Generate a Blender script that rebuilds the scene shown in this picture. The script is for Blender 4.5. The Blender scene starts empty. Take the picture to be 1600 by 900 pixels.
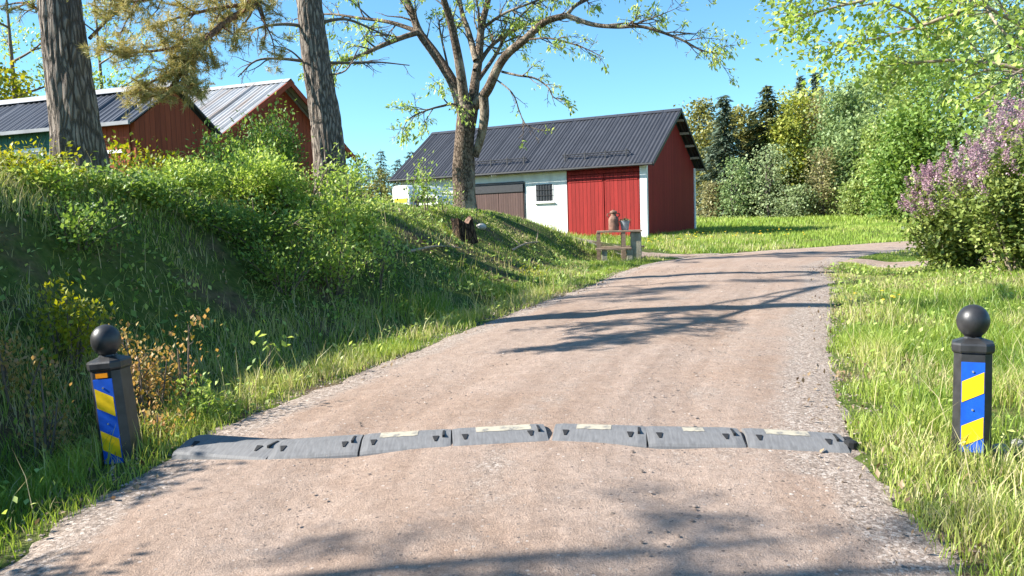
import bpy, math, random
import numpy as np
from mathutils import Vector, Matrix

# ------------------------------------------------------------------ camera, sky, sun, exposure
SC = bpy.context.scene
F = 1300.0                                   # focal length in pixels of the 1600 px wide photograph
PITCH, ROLL = math.atan(98 / F), math.atan(0.030)
cam = bpy.data.cameras.new('camera'); cam_o = bpy.data.objects.new('camera', cam)
SC.collection.objects.link(cam_o)
cam.sensor_width = 36; cam.lens = F / 1600 * 36; cam.clip_start = 0.05; cam.clip_end = 3000
RC = Matrix.Rotation(math.radians(90) - PITCH, 4, 'X') @ Matrix.Rotation(-ROLL, 4, 'Z')
cam_o.matrix_world = RC
SC.camera = cam_o

SUN_EL = math.radians(36)
SH = Vector((-0.996, -0.085)).normalized()
SUN_DIR = Vector((SH.x * math.cos(SUN_EL), SH.y * math.cos(SUN_EL), math.sin(SUN_EL)))
w = bpy.data.worlds.new('World'); SC.world = w; w.use_nodes = True
nt = w.node_tree; nt.nodes.clear()
sky = nt.nodes.new('ShaderNodeTexSky'); sky.sky_type = 'NISHITA'; sky.sun_disc = False
sky.sun_elevation = SUN_EL; sky.sun_rotation = math.atan2(SH.x, SH.y) % (2 * math.pi)
sky.air_density = 1.0; sky.dust_density = 0.2; sky.ozone_density = 2.2
bg = nt.nodes.new('ShaderNodeBackground'); bg.inputs[1].default_value = 0.10
tn = nt.nodes.new('ShaderNodeMix'); tn.data_type = 'RGBA'; tn.blend_type = 'MULTIPLY'; tn.inputs[0].default_value = 1; tn.inputs[7].default_value = (0.49, 0.76, 0.88, 1)   # the clear, cyan blue of this northern sky
wo = nt.nodes.new('ShaderNodeOutputWorld')
nt.links.new(sky.outputs[0], tn.inputs[6]); nt.links.new(tn.outputs[2], bg.inputs[0]); nt.links.new(bg.outputs[0], wo.inputs[0])
sun = bpy.data.lights.new('sun', 'SUN'); sun.energy = 5.0; sun.angle = math.radians(0.53); sun.color = (1, 0.955, 0.88)
sun_o = bpy.data.objects.new('sun', sun); SC.collection.objects.link(sun_o)
sun_o.rotation_mode = 'QUATERNION'; sun_o.rotation_quaternion = SUN_DIR.to_track_quat('Z', 'Y')
SC.view_settings.view_transform = 'Standard'; SC.view_settings.look = 'None'
SC.view_settings.gamma = 1; SC.view_settings.use_curve_mapping = False
SC.view_settings.exposure = 1.5
SC.cycles.max_bounces = 6; SC.cycles.diffuse_bounces = 3; SC.cycles.glossy_bounces = 2
SC.cycles.transmission_bounces = 3; SC.cycles.transparent_max_bounces = 4
SC.cycles.use_denoising = True
SC.cycles.sample_clamp_indirect = 4
SC.render.film_transparent = False

# ------------------------------------------------------------------ helpers
RC3 = RC.to_3x3()
def ray(px, py):
    return RC3 @ Vector(((px - 800) / F, (450 - py) / F, -1))
def at(px, py, Y):
    d = ray(px, py); return d * (Y / d.y)
def sm(a, b, x):
    t = np.clip((x - a) / (b - a), 0, 1); return t * t * (3 - 2 * t)
def hsh(i, j, k, s):
    n = (i * 374761393 + j * 668265263 + k * 2147483647 + s * 1274126177) & 0xffffffff
    n = ((n ^ (n >> 13)) * 1274126177) & 0xffffffff
    return ((n ^ (n >> 16)) & 0xffffff) / 16777215.0
def vnoise(x, y, z=0.0, s=0):
    x, y, z = np.broadcast_arrays(np.asarray(x, float), np.asarray(y, float), np.asarray(z, float))
    i, j, k = (np.floor(v).astype(np.int64) for v in (x, y, z))
    fx, fy, fz = x - i, y - j, z - k
    fx, fy, fz = (f * f * (3 - 2 * f) for f in (fx, fy, fz))
    r = 0
    for a in (0, 1):
        for b in (0, 1):
            for c in (0, 1):
                wgt = (fx if a else 1 - fx) * (fy if b else 1 - fy) * (fz if c else 1 - fz)
                r = r + wgt * hsh(i + a, j + b, k + c, s)
    return r
def link(o, parent=None):
    SC.collection.objects.link(o)
    if parent is not None: o.parent = parent
    return o
def mesh(name, V, Fc, mats=None, parent=None, tint=None, smooth=False, mi=None):
    """V (n,3), Fc (m,3 or 4) arrays or list of tuples -> one linked mesh object"""
    me = bpy.data.meshes.new(name)
    if isinstance(Fc, np.ndarray):
        V = np.asarray(V, np.float32); n = Fc.shape[1]; m = len(Fc)
        me.vertices.add(len(V)); me.vertices.foreach_set('co', V.ravel())
        me.loops.add(m * n); me.loops.foreach_set('vertex_index', Fc.astype(np.int32).ravel())
        me.polygons.add(m); me.polygons.foreach_set('loop_start', np.arange(0, m * n, n, dtype=np.int32))
        me.update(calc_edges=True)
    else:
        me.from_pydata([tuple(v) for v in V], [], [tuple(f) for f in Fc]); me.update()
    if tint is not None:
        a = me.attributes.new('tint', 'FLOAT', 'POINT'); a.data.foreach_set('value', np.asarray(tint, np.float32))
    if mats is not None:
        for m_ in (mats if isinstance(mats, (list, tuple)) else [mats]): me.materials.append(m_)
    if mi is not None: me.polygons.foreach_set('material_index', np.asarray(mi, np.int32))
    if smooth: me.polygons.foreach_set('use_smooth', np.ones(len(me.polygons), bool))
    return link(bpy.data.objects.new(name, me), parent)
def tag(o, label, cat, group=None, kind=None):
    if label: o['label'] = label
    if cat: o['category'] = cat
    if group: o['group'] = group
    if kind: o['kind'] = kind
    return o
def thing(name, label, cat, loc=(0, 0, 0), rot=(0, 0, 0), group=None):
    o = bpy.data.objects.new(name, None); o.empty_display_size = 0.2
    link(o); o.location = loc; o.rotation_euler = rot
    return tag(o, label, cat, group)
class MB:
    """collects boxes, prisms, lathes; build() links ONE mesh"""
    def __init__(s): s.V = []; s.F = []; s.M = []
    def add(s, V, Fc, m=0):
        o = len(s.V); s.V += [tuple(v) for v in V]
        for f in Fc: s.F.append(tuple(i + o for i in f)); s.M.append(m)
        return s
    def box(s, x0, x1, y0, y1, z0, z1, m=0, c=0.0):
        if c <= 0:
            V = [(x, y, z) for x in (x0, x1) for y in (y0, y1) for z in (z0, z1)]
            return s.add(V, [(0, 1, 3, 2), (4, 6, 7, 5), (0, 4, 5, 1), (2, 3, 7, 6), (0, 2, 6, 4), (1, 5, 7, 3)], m)
        P = lambda d: [(x0 + d, y0), (x1 - d, y0), (x1, y0 + d), (x1, y1 - d), (x1 - d, y1), (x0 + d, y1), (x0, y1 - d), (x0, y0 + d)]
        pr, p2 = P(c), P(c * 1.6)
        rings = [[(a + (0.5 * (x0 + x1) - a) * 0.0, b, z0) for a, b in pr], [(a, b, z1 - c) for a, b in pr]]
        cx, cy = (x0 + x1) / 2, (y0 + y1) / 2
        sh = lambda a, q: a - math.copysign(min(c, abs(a - q)), a - q)
        rings.append([(sh(a, cx), sh(b, cy), z1) for a, b in pr])
        return s.loft(rings, m, True)
    def loft(s, rings, m=0, caps=True):
        n = len(rings[0]); V = [v for r in rings for v in r]; Fc = []
        for k in range(len(rings) - 1):
            for i in range(n):
                j = (i + 1) % n; Fc.append((k * n + i, k * n + j, (k + 1) * n + j, (k + 1) * n + i))
        if caps:
            Fc.append(tuple(range(n - 1, -1, -1))); Fc.append(tuple((len(rings) - 1) * n + i for i in range(n)))
        return s.add(V, Fc, m)
    def lathe(s, prof, n=24, cx=0, cy=0, m=0, sx=1, sy=1):
        return s.loft([[(cx + sx * r * math.cos(2 * math.pi * i / n), cy + sy * r * math.sin(2 * math.pi * i / n), z) for i in range(n)] for r, z in prof], m)
    def bar(s, p, q, r, n=8, m=0):
        p, q = Vector(p), Vector(q); d = (q - p).normalized()
        a = d.orthogonal().normalized(); b = d.cross(a)
        return s.loft([[tuple(c + (a * math.cos(2 * math.pi * i / n) + b * math.sin(2 * math.pi * i / n)) * r) for i in range(n)] for c in (p, q)], m)
    def build(s, name, mats, parent=None, smooth=False):
        o = mesh(name, s.V, s.F, mats, parent)
        if any(s.M): o.data.polygons.foreach_set('material_index', s.M)
        if smooth: o.data.shade_smooth() if hasattr(o.data, 'shade_smooth') else None
        return o

# ------------------------------------------------------------------ materials
def new_mat(name):
    m = bpy.data.materials.new(name); m.use_nodes = True
    t = m.node_tree; t.nodes.clear()
    out = t.nodes.new('ShaderNodeOutputMaterial'); b = t.nodes.new('ShaderNodeBsdfPrincipled')
    t.links.new(b.outputs[0], out.inputs[0])
    return m, t, b, out
def nd(t, kind, **kw):
    n = t.nodes.new(kind)
    for k, v in kw.items():
        if k.startswith('i_'):
            key = k[2:]
            n.inputs[int(key) if key.isdigit() else key.replace('_', ' ')].default_value = v
        else: setattr(n, k, v)
    return n
def ramp(t, src, stops, interp='LINEAR'):
    r = t.nodes.new('ShaderNodeValToRGB'); r.color_ramp.interpolation = interp
    e = r.color_ramp.elements
    while len(e) < len(stops): e.new(0.5)
    for el, (p, c) in zip(e, stops):
        el.position = p; el.color = (*c, 1) if len(c) == 3 else c
    t.links.new(src, r.inputs[0]); return r.outputs[0]
def mixc(t, fac, a, b, mode='MIX'):
    m = t.nodes.new('ShaderNodeMix'); m.data_type = 'RGBA'; m.blend_type = mode
    if isinstance(fac, float): m.inputs[0].default_value = fac
    else: t.links.new(fac, m.inputs[0])
    for s_, v in ((6, a), (7, b)):
        if isinstance(v, tuple): m.inputs[s_].default_value = (*v, 1)
        else: t.links.new(v, m.inputs[s_])
    return m.outputs[2]
def coords(t, scale=(1, 1, 1), kind='Object', rot=(0, 0, 0)):
    c = t.nodes.new('ShaderNodeTexCoord'); mp = t.nodes.new('ShaderNodeMapping')
    mp.inputs['Scale'].default_value = scale; mp.inputs['Rotation'].default_value = rot
    t.links.new(c.outputs[kind], mp.inputs[0]); return mp.outputs[0]
def noise(t, vec, scale, detail=4, rough=0.55, dist=0.0):
    n = nd(t, 'ShaderNodeTexNoise'); n.inputs['Scale'].default_value = scale
    n.inputs['Detail'].default_value = detail; n.inputs['Roughness'].default_value = rough
    n.inputs['Distortion'].default_value = dist
    t.links.new(vec, n.inputs['Vector']); return n.outputs[0]
def bump(t, b, h, strength, dist):
    n = nd(t, 'ShaderNodeBump'); n.inputs['Strength'].default_value = strength; n.inputs['Distance'].default_value = dist
    t.links.new(h, n.inputs['Height']); t.links.new(n.outputs[0], b.inputs['Normal']); return n
def m_plain(name, col, rough=0.6, var=0.12, scale=6, bmp=0.0, metal=0.0, spec=0.5, stretch=(1, 1, 1)):
    m, t, b, _ = new_mat(name)
    v = coords(t, stretch); n = noise(t, v, scale, 5)
    lo = tuple(c * (1 - var * 1.6) for c in col); hi = tuple(min(1, c * (1 + var)) for c in col)
    t.links.new(ramp(t, n, [(0.3, lo), (0.7, hi)]), b.inputs['Base Color'])
    b.inputs['Roughness'].default_value = rough; b.inputs['Metallic'].default_value = metal
    b.inputs['Specular IOR Level'].default_value = spec
    if bmp: bump(t, b, noise(t, v, scale * 6, 3), 0.6, bmp)
    return m
def m_leaf(name, stops, trans=0.35, rough=0.5, spec=0.35):
    m, t, b, out = new_mat(name)
    a = nd(t, 'ShaderNodeAttribute', attribute_name='tint')
    c = ramp(t, a.outputs['Fac'], stops)
    t.links.new(c, b.inputs['Base Color']); b.inputs['Roughness'].default_value = rough
    b.inputs['Specular IOR Level'].default_value = spec
    tr = nd(t, 'ShaderNodeBsdfTranslucent')
    hs = nd(t, 'ShaderNodeHueSaturation'); hs.inputs['Saturation'].default_value = 1.1; hs.inputs['Value'].default_value = 1.35
    hs.inputs['Hue'].default_value = 0.485
    t.links.new(c, hs.inputs['Color']); t.links.new(hs.outputs[0], tr.inputs[0])
    mx = nd(t, 'ShaderNodeMixShader'); mx.inputs[0].default_value = trans
    t.links.new(b.outputs[0], mx.inputs[1]); t.links.new(tr.outputs[0], mx.inputs[2]); t.links.new(mx.outputs[0], out.inputs[0])
    return m
def m_bark(name, dark, light, sx=14, sz=3.2, depth=0.02, patch=None):
    m, t, b, _ = new_mat(name)
    v = coords(t, (sx, sx, sz))
    vo = nd(t, 'ShaderNodeTexVoronoi', feature='DISTANCE_TO_EDGE'); vo.inputs['Scale'].default_value = 1.0
    v2 = nd(t, 'ShaderNodeVectorMath', operation='ADD'); n = noise(t, v, 0.9, 6, 0.7, 0.6)
    t.links.new(v, v2.inputs[0]); t.links.new(n, v2.inputs[1]); t.links.new(v2.outputs[0], vo.inputs['Vector'])
    fine = noise(t, v, 4.0, 6, 0.7)
    c = ramp(t, fine, [(0.3, tuple(x * 0.62 for x in light)), (0.72, light)])
    ed = ramp(t, vo.outputs['Distance'], [(0.02, (0, 0, 0)), (0.20, (1, 1, 1))])
    col = mixc(t, ed, dark, c)
    if patch:
        pn = noise(t, coords(t, (1.3, 1.3, 0.7)), 2.2, 5, 0.65)
        col = mixc(t, ramp(t, pn, [(0.5, (0, 0, 0)), (0.62, (1, 1, 1))]), col, patch)
    t.links.new(col, b.inputs['Base Color']); b.inputs['Roughness'].default_value = 0.9
    b.inputs['Specular IOR Level'].default_value = 0.15
    ad = nd(t, 'ShaderNodeMath', operation='MULTIPLY_ADD'); ad.inputs[1].default_value = 0.4
    t.links.new(fine, ad.inputs[0]); t.links.new(ed, ad.inputs[2])
    bump(t, b, ad.outputs[0], 0.9, depth)
    return m
def m_boards(name, col, pitch=0.16, axis=0, rough=0.75, var=0.25):
    """painted vertical boards: groove lines, per-board tone, weathering"""
    m, t, b, _ = new_mat(name)
    c = nd(t, 'ShaderNodeTexCoord'); sp = nd(t, 'ShaderNodeSeparateXYZ'); t.links.new(c.outputs['Object'], sp.inputs[0])
    mu = nd(t, 'ShaderNodeMath', operation='MULTIPLY'); mu.inputs[1].default_value = 1 / pitch
    t.links.new(sp.outputs[axis], mu.inputs[0])
    fr = nd(t, 'ShaderNodeMath', operation='FRACT'); t.links.new(mu.outputs[0], fr.inputs[0])
    fl = nd(t, 'ShaderNodeMath', operation='FLOOR'); t.links.new(mu.outputs[0], fl.inputs[0])
    wn = nd(t, 'ShaderNodeTexWhiteNoise', noise_dimensions='1D'); t.links.new(fl.outputs[0], wn.inputs['W'])
    n = noise(t, coords(t, (9, 9, 0.7)), 3.0, 5, 0.6)
    base = ramp(t, n, [(0.25, tuple(x * (1 - var) for x in col)), (0.75, tuple(min(1, x * (1 + var * 0.6)) for x in col))])
    tone = ramp(t, wn.outputs[0], [(0, (0.84, 0.84, 0.84)), (1, (1.08, 1.08, 1.08))])
    base = mixc(t, 1.0, base, tone, 'MULTIPLY')
    g = ramp(t, fr.outputs[0], [(0.0, (0, 0, 0)), (0.05, (1, 1, 1)), (0.93, (1, 1, 1)), (1.0, (0, 0, 0))])
    base = mixc(t, g, tuple(x * 0.35 for x in col), base)
    t.links.new(base, b.inputs['Base Color']); b.inputs['Roughness'].default_value = rough
    b.inputs['Specular IOR Level'].default_value = 0.25
    bump(t, b, g, 0.8, 0.012)
    return m

M = {}
M['pine_bark'] = m_bark('pine_bark', (0.11, 0.088, 0.072), (0.34, 0.28, 0.23), 23, 4.2, 0.024)
M['pine_limb'] = m_bark('pine_limb', (0.12, 0.06, 0.035), (0.36, 0.2, 0.12), 40, 14, 0.006)
M['ash_bark'] = m_bark('ash_bark', (0.05, 0.035, 0.024), (0.25, 0.185, 0.135), 26, 9, 0.012, (0.33, 0.27, 0.2))
M['grey_bark'] = m_bark('grey_bark', (0.06, 0.05, 0.04), (0.24, 0.2, 0.17), 12, 3, 0.02)
M['twig'] = m_plain('twig', (0.16, 0.12, 0.09), 0.85, 0.3, 20)
M['pale_limb'] = m_plain('pale_limb', (0.30, 0.235, 0.17), 0.8, 0.3, 20)
M['dry_wood'] = m_plain('dry_wood', (0.30, 0.24, 0.18), 0.9, 0.35, 12)

L3 = lambda a, b, c: [(0.0, a), (0.5, b), (1.0, c)]
M['grass'] = m_leaf('grass_blades', [(0, (0.05, 0.11, 0.016)), (0.35, (0.15, 0.25, 0.032)), (0.7, (0.32, 0.41, 0.07)), (0.88, (0.44, 0.44, 0.15)), (1, (0.6, 0.5, 0.3))], 0.35, 0.45, 0.4)
M['field'] = m_leaf('field_blades', [(0, (0.15, 0.25, 0.035)), (0.5, (0.27, 0.38, 0.06)), (0.85, (0.38, 0.45, 0.1)), (1, (0.5, 0.46, 0.22))], 0.3, 0.55, 0.3)
M['lf_bright'] = m_leaf('leaf_bright', L3((0.15, 0.25, 0.04), (0.31, 0.43, 0.085), (0.54, 0.62, 0.2)), 0.4)
M['lf_yellow'] = m_leaf('leaf_yellow', L3((0.15, 0.2, 0.02), (0.28, 0.3, 0.03), (0.42, 0.38, 0.06)), 0.4)
M['lf_copper'] = m_leaf('leaf_copper', L3((0.2, 0.17, 0.03), (0.4, 0.28, 0.08), (0.5, 0.3, 0.14)), 0.4)
M['lf_mid'] = m_leaf('leaf_mid', L3((0.07, 0.14, 0.025), (0.16, 0.26, 0.05), (0.29, 0.4, 0.1)), 0.35)
M['lf_aspen'] = m_leaf('leaf_aspen', L3((0.11, 0.175, 0.07), (0.235, 0.325, 0.13), (0.40, 0.48, 0.22)), 0.35)
M['lf_birch'] = m_leaf('leaf_birch', L3((0.14, 0.21, 0.055), (0.30, 0.385, 0.11), (0.46, 0.52, 0.2)), 0.35)
M['lf_gold'] = m_leaf('leaf_gold', L3((0.2, 0.235, 0.04), (0.34, 0.38, 0.07), (0.46, 0.47, 0.12)), 0.35)
M['lf_willow'] = m_leaf('leaf_willow', L3((0.18, 0.24, 0.11), (0.3, 0.37, 0.18), (0.42, 0.48, 0.26)), 0.35)
M['lf_brown'] = m_leaf('leaf_brown', L3((0.16, 0.15, 0.06), (0.3, 0.28, 0.12), (0.42, 0.39, 0.2)), 0.3)
M['ndl_dark'] = m_leaf('needle_dark', L3((0.04, 0.06, 0.022), (0.09, 0.11, 0.038), (0.2, 0.2, 0.08)), 0.15)
M['ndl_blue'] = m_leaf('needle_blue', L3((0.05, 0.08, 0.055), (0.11, 0.15, 0.10), (0.2, 0.23, 0.15)), 0.15)  # blue green needles; on the distant spruces the cool tint stands for haze
M['ndl_olive'] = m_leaf('needle_olive', L3((0.11, 0.125, 0.03), (0.22, 0.22, 0.055), (0.34, 0.31, 0.1)), 0.2)
M['ndl_near'] = m_leaf('needle_near', L3((0.2, 0.2, 0.05), (0.38, 0.34, 0.1), (0.55, 0.45, 0.2)), 0.25)
M['lilac_leaf'] = m_leaf('lilac_leaf', L3((0.08, 0.125, 0.025), (0.19, 0.25, 0.055), (0.36, 0.4, 0.12)), 0.3)
M['lilac_bloom'] = m_leaf('lilac_bloom', L3((0.22, 0.12, 0.16), (0.40, 0.25, 0.29), (0.58, 0.42, 0.44)), 0.3)
M['dandelion'] = m_plain('dandelion', (0.75, 0.5, 0.02), 0.7, 0.1)

# ------------------------------------------------------------------ terrain
YP = np.array([-30, 0, 3, 4.3, 7, 12, 20, 27, 31, 36, 60, 120, 600.])
ZP = np.array([-1.9, -1.42, -1.29, -1.17, -1.13, -0.97, -0.97, -1.02, -0.95, -0.72, 0.08, 0.9, 6.0])
def baseZ(Y):
    return (np.interp(Y - 0.6, YP, ZP) + np.interp(Y, YP, ZP) + np.interp(Y + 0.6, YP, ZP)) / 3
ROAD = np.array([(-1.9, -14), (-1.0, -4), (-0.5, 1), (-0.22, 3.1), (0.0, 4.5), (0.62, 6.5), (1.65, 9.2), (2.76, 12), (4.05, 16), (5.45, 19), (7.5, 22), (10.2, 24.7), (13.8, 27), (19, 28.6), (30, 30.3), (55, 32)])
def crom(P, n):
    P = np.asarray(P, float); Q = np.vstack([2 * P[0] - P[1], P, 2 * P[-1] - P[-2]]); out = []
    for i in range(len(P) - 1):
        p0, p1, p2, p3 = Q[i], Q[i + 1], Q[i + 2], Q[i + 3]
        for k in range(n):
            t = k / n
            out.append(0.5 * ((2 * p1) + (-p0 + p2) * t + (2 * p0 - 5 * p1 + 4 * p2 - p3) * t * t + (-p0 + 3 * p1 - 3 * p2 + p3) * t ** 3))
    out.append(P[-1]); return np.array(out)
RL = crom(ROAD, 5)
SIDE_L = crom([(7.4, 22.0), (5.6, 22.5), (3.6, 23.0), (1.4, 24.4), (-1.0, 27.5), (-3, 31)], 5)
SIDE_R = crom([(5.6, 17.6), (7.6, 17.5), (9.5, 17.4), (13, 16.6), (20, 15.0)], 5)
def lateral(X, Y, L):
    """signed distance to a polyline (negative = left) and Y of the foot point"""
    X = np.asarray(X, float); Y = np.asarray(Y, float)
    best = np.full(X.shape, 1e9); sgn = np.zeros(X.shape); fy = np.zeros(X.shape)
    for (x0, y0), (x1, y1) in zip(L[:-1], L[1:]):
        dx, dy = x1 - x0, y1 - y0; l2 = dx * dx + dy * dy
        t = np.clip(((X - x0) * dx + (Y - y0) * dy) / l2, 0, 1)
        qx, qy = X - x0 - t * dx, Y - y0 - t * dy; d = qx * qx + qy * qy
        m = d < best; best = np.where(m, d, best)
        sgn = np.where(m, np.sign(dy * qx - dx * qy), sgn); fy = np.where(m, y0 + t * dy, fy)
    return np.sqrt(best) * sgn, fy
def half_w(fy): return np.interp(fy, [0, 4.5, 12, 16, 19, 24, 30], [1.80, 1.78, 1.72, 1.85, 2.1, 2.1, 1.9])
def height(X, Y, rough=True):
    X = np.asarray(X, float); Y = np.asarray(Y, float)
    l, fy = lateral(X, Y, RL); hw = half_w(fy)
    z = baseZ(Y)
    d = -l - hw                                        # distance left of the road's left edge
    d0 = np.interp(Y, [4, 9, 14, 18, 20], [0.75, 0.85, 0.9, 1.0, 1.1]); d1 = np.interp(Y, [4, 8, 11, 14, 18, 21], [2.9, 3.2, 4.1, 4.5, 4.15, 4.0])
    near = np.interp(Y, [-10, 4, 6, 8.7, 13.5, 17, 20.5], [1.9, 1.95, 1.85, 1.66, 1.46, 1.38, 1.42])
    fall = np.interp(Y, [19.5, 21, 23, 26, 30], [1.42, 1.3, 0.75, 0.2, 0.12])
    gx = sm(-2.5, -7.0, X)
    H = np.where(Y < 19.5, near, fall * (1 - gx) + 1.55 * gx)
    rise = H * sm(d0, d1, d) + np.clip(d - 4.2, 0, 9) * 0.05 * sm(24, 19, Y + np.clip(X + 4, -30, 0) * 3) * 1.0
    rise = rise * np.where(X < 60, 1, 0)
    ditch = -0.14 * np.exp(-((d - 0.72) / 0.28) ** 2) * sm(19, 15, Y)
    left = (l < 0)
    z = z + np.where(left, rise + ditch, 0)
    # the farmyard the barn stands on is a little higher
    z = z + 0.14 * np.exp(-(((X - 3) / 7) ** 2 + ((Y - 35.5) / 3.6) ** 2))
    # right side: shallow dip then gentle swells
    r = l - hw
    z = z + np.where((l > 0), -0.10 * sm(0.1, 0.9, r) + 0.12 * sm(1.0, 4.0, r) + 0.05 * np.sin(r * 0.9 + Y * 0.5) * sm(1.5, 4, r) * sm(24, 18, Y), 0)
    if rough:
        off = sm(0.0, 0.7, np.abs(l) - hw)
        z = z + off * (0.06 * (vnoise(X * 1.6, Y * 1.6, 0, 3) - 0.5) + 0.10 * (vnoise(X * 0.55, Y * 0.55, 0, 5) - 0.5))
        z = z + sm(0.6, 2.0, d) * left * sm(30, 20, Y) * 0.16 * (vnoise(X * 1.1, Y * 1.1, 0, 8) - 0.5)
    crown = 0.055 * (1 - np.clip(l / (hw + 0.1), -1, 1) ** 2)
    return z + crown - np.where(np.abs(l) < hw - 0.05, 0.03, 0.0)
def hz(x, y): return float(height(np.array([x]), np.array([y]))[0])
def ground_px(px, py):
    d = ray(px, py); prev = 1.5
    for k in range(1, 1500):
        Y = 1.5 + k * 0.04; p = d * (Y / d.y)
        if p.z < hz(p.x, p.y): return Vector((p.x, p.y, hz(p.x, p.y)))
    return p
def roadZ(l, fy, Y, hw):
    return baseZ(Y) + 0.055 * (1 - np.clip(l / (hw + 0.1), -1, 1) ** 2)

def m_ground():
    m, t, b, _ = new_mat('earth_and_turf')
    v = coords(t)
    n1 = noise(t, v, 0.9, 6, 0.6); n2 = noise(t, v, 14, 5, 0.65)
    g = ramp(t, n2, [(0.3, (0.04, 0.06, 0.014)), (0.55, (0.085, 0.115, 0.025)), (0.75, (0.16, 0.15, 0.06))])
    s = ramp(t, n2, [(0.3, (0.06, 0.042, 0.025)), (0.7, (0.17, 0.12, 0.07))])
    t.links.new(mixc(t, ramp(t, n1, [(0.5, (0, 0, 0)), (0.62, (1, 1, 1))]), g, s), b.inputs['Base Color'])
    b.inputs['Roughness'].default_value = 0.95; b.inputs['Specular IOR Level'].default_value = 0.1
    bump(t, b, n2, 0.8, 0.05); return m
def m_gravel():
    m, t, b, _ = new_mat('gravel_road')
    v = coords(t)
    a = nd(t, 'ShaderNodeAttribute', attribute_name='tint')       # 0 in the wheel tracks, 1 on loose edges
    n_big = noise(t, v, 0.7, 5, 0.6); n_mid = noise(t, v, 9, 5, 0.65); n_f = noise(t, v, 130, 3, 0.75)
    packed = ramp(t, n_mid, [(0.3, (0.305, 0.224, 0.172)), (0.7, (0.385, 0.292, 0.232))])
    red = ramp(t, n_mid, [(0.3, (0.285, 0.198, 0.145)), (0.7, (0.36, 0.262, 0.198))])
    packed = mixc(t, ramp(t, n_big, [(0.42, (0, 0, 0)), (0.62, (1, 1, 1))]), packed, red)
    la = nd(t, 'ShaderNodeAttribute', attribute_name='lat'); sx = nd(t, 'ShaderNodeSeparateXYZ'); t.links.new(v, sx.inputs[0])
    cx = nd(t, 'ShaderNodeCombineXYZ'); m1 = nd(t, 'ShaderNodeMath', operation='MULTIPLY'); m1.inputs[1].default_value = 3.5; t.links.new(la.outputs['Fac'], m1.inputs[0])
    m2 = nd(t, 'ShaderNodeMath', operation='MULTIPLY'); m2.inputs[1].default_value = 0.16; t.links.new(sx.outputs[1], m2.inputs[0]); t.links.new(m1.outputs[0], cx.inputs[0]); t.links.new(m2.outputs[0], cx.inputs[1])
    streak = ramp(t, noise(t, cx.outputs[0], 1.6, 5, 0.6), [(0.3, (0.86, 0.84, 0.83)), (0.5, (1, 1, 1)), (0.72, (1.13, 1.13, 1.14))])
    packed = mixc(t, 1.0, packed, streak, 'MULTIPLY')
    vo = nd(t, 'ShaderNodeTexVoronoi'); vo.inputs['Scale'].default_value = 75; t.links.new(v, vo.inputs['Vector'])
    sp = nd(t, 'ShaderNodeSeparateColor'); t.links.new(vo.outputs['Color'], sp.inputs[0])
    loose = ramp(t, sp.outputs[0], [(0.0, (0.19, 0.15, 0.12)), (0.4, (0.30, 0.235, 0.19)), (0.8, (0.39, 0.315, 0.26)), (1, (0.5, 0.43, 0.37))])
    ad0 = nd(t, 'ShaderNodeMath', operation='ADD'); t.links.new(a.outputs['Fac'], ad0.inputs[0]); t.links.new(noise(t, v, 2.2, 6, 0.7), ad0.inputs[1])
    ad = nd(t, 'ShaderNodeMath', operation='ADD'); ad.inputs[1].default_value = 0.0; t.links.new(ad0.outputs[0], ad.inputs[0])
    f = ramp(t, ad.outputs[0], [(0.75, (0, 0, 0)), (1.15, (1, 1, 1))])
    col = mixc(t, f, packed, loose)
    grit = ramp(t, n_f, [(0.3, (0.62, 0.62, 0.62)), (0.5, (1, 1, 1)), (0.72, (1.28, 1.28, 1.28))])
    col = mixc(t, 1.0, col, ramp(t, noise(t, v, 38, 4, 0.8), [(0.32, (0.8, 0.79, 0.78)), (0.5, (1, 1, 1)), (0.7, (1.14, 1.14, 1.14))]), 'MULTIPLY')
    col = mixc(t, 1.0, col, grit, 'MULTIPLY')
    vs = nd(t, 'ShaderNodeTexVoronoi'); vs.inputs['Scale'].default_value = 34; t.links.new(v, vs.inputs['Vector'])
    s2 = nd(t, 'ShaderNodeSeparateColor'); t.links.new(vs.outputs['Color'], s2.inputs[0])
    g1 = nd(t, 'ShaderNodeMath', operation='GREATER_THAN'); g1.inputs[1].default_value = 0.74; t.links.new(s2.outputs[0], g1.inputs[0])
    g2 = nd(t, 'ShaderNodeMath', operation='LESS_THAN'); g2.inputs[1].default_value = 0.26; t.links.new(vs.outputs['Distance'], g2.inputs[0])
    g3 = nd(t, 'ShaderNodeMath', operation='MULTIPLY'); t.links.new(g1.outputs[0], g3.inputs[0]); t.links.new(g2.outputs[0], g3.inputs[1])
    col = mixc(t, g3.outputs[0], col, ramp(t, s2.outputs[1], [(0, (0.13, 0.1, 0.085)), (0.5, (0.25, 0.195, 0.16)), (1, (0.5, 0.42, 0.36))]))
    t.links.new(col, b.inputs['Base Color']); b.inputs['Roughness'].default_value = 0.92
    b.inputs['Specular IOR Level'].default_value = 0.2
    h = nd(t, 'ShaderNodeMath', operation='MULTIPLY_ADD'); h.inputs[1].default_value = 0.55
    t.links.new(n_f, h.inputs[0]); t.links.new(n_mid, h.inputs[2])
    bump(t, b, h.outputs[0], 0.8, 0.022); return m
M['ground'] = m_ground(); M['gravel'] = m_gravel()

def axis(lo, hi, c, fine, n):
    u = np.linspace(np.arcsinh((lo - c) / fine), np.arcsinh((hi - c) / fine), n)
    return c + fine * np.sinh(u)
gx_, gy_ = axis(-420, 420, 0.5, 5.0, 330), axis(-60, 560, 7, 6.0, 330)
GX, GY = np.meshgrid(gx_, gy_); GZ = height(GX, GY)
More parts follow.
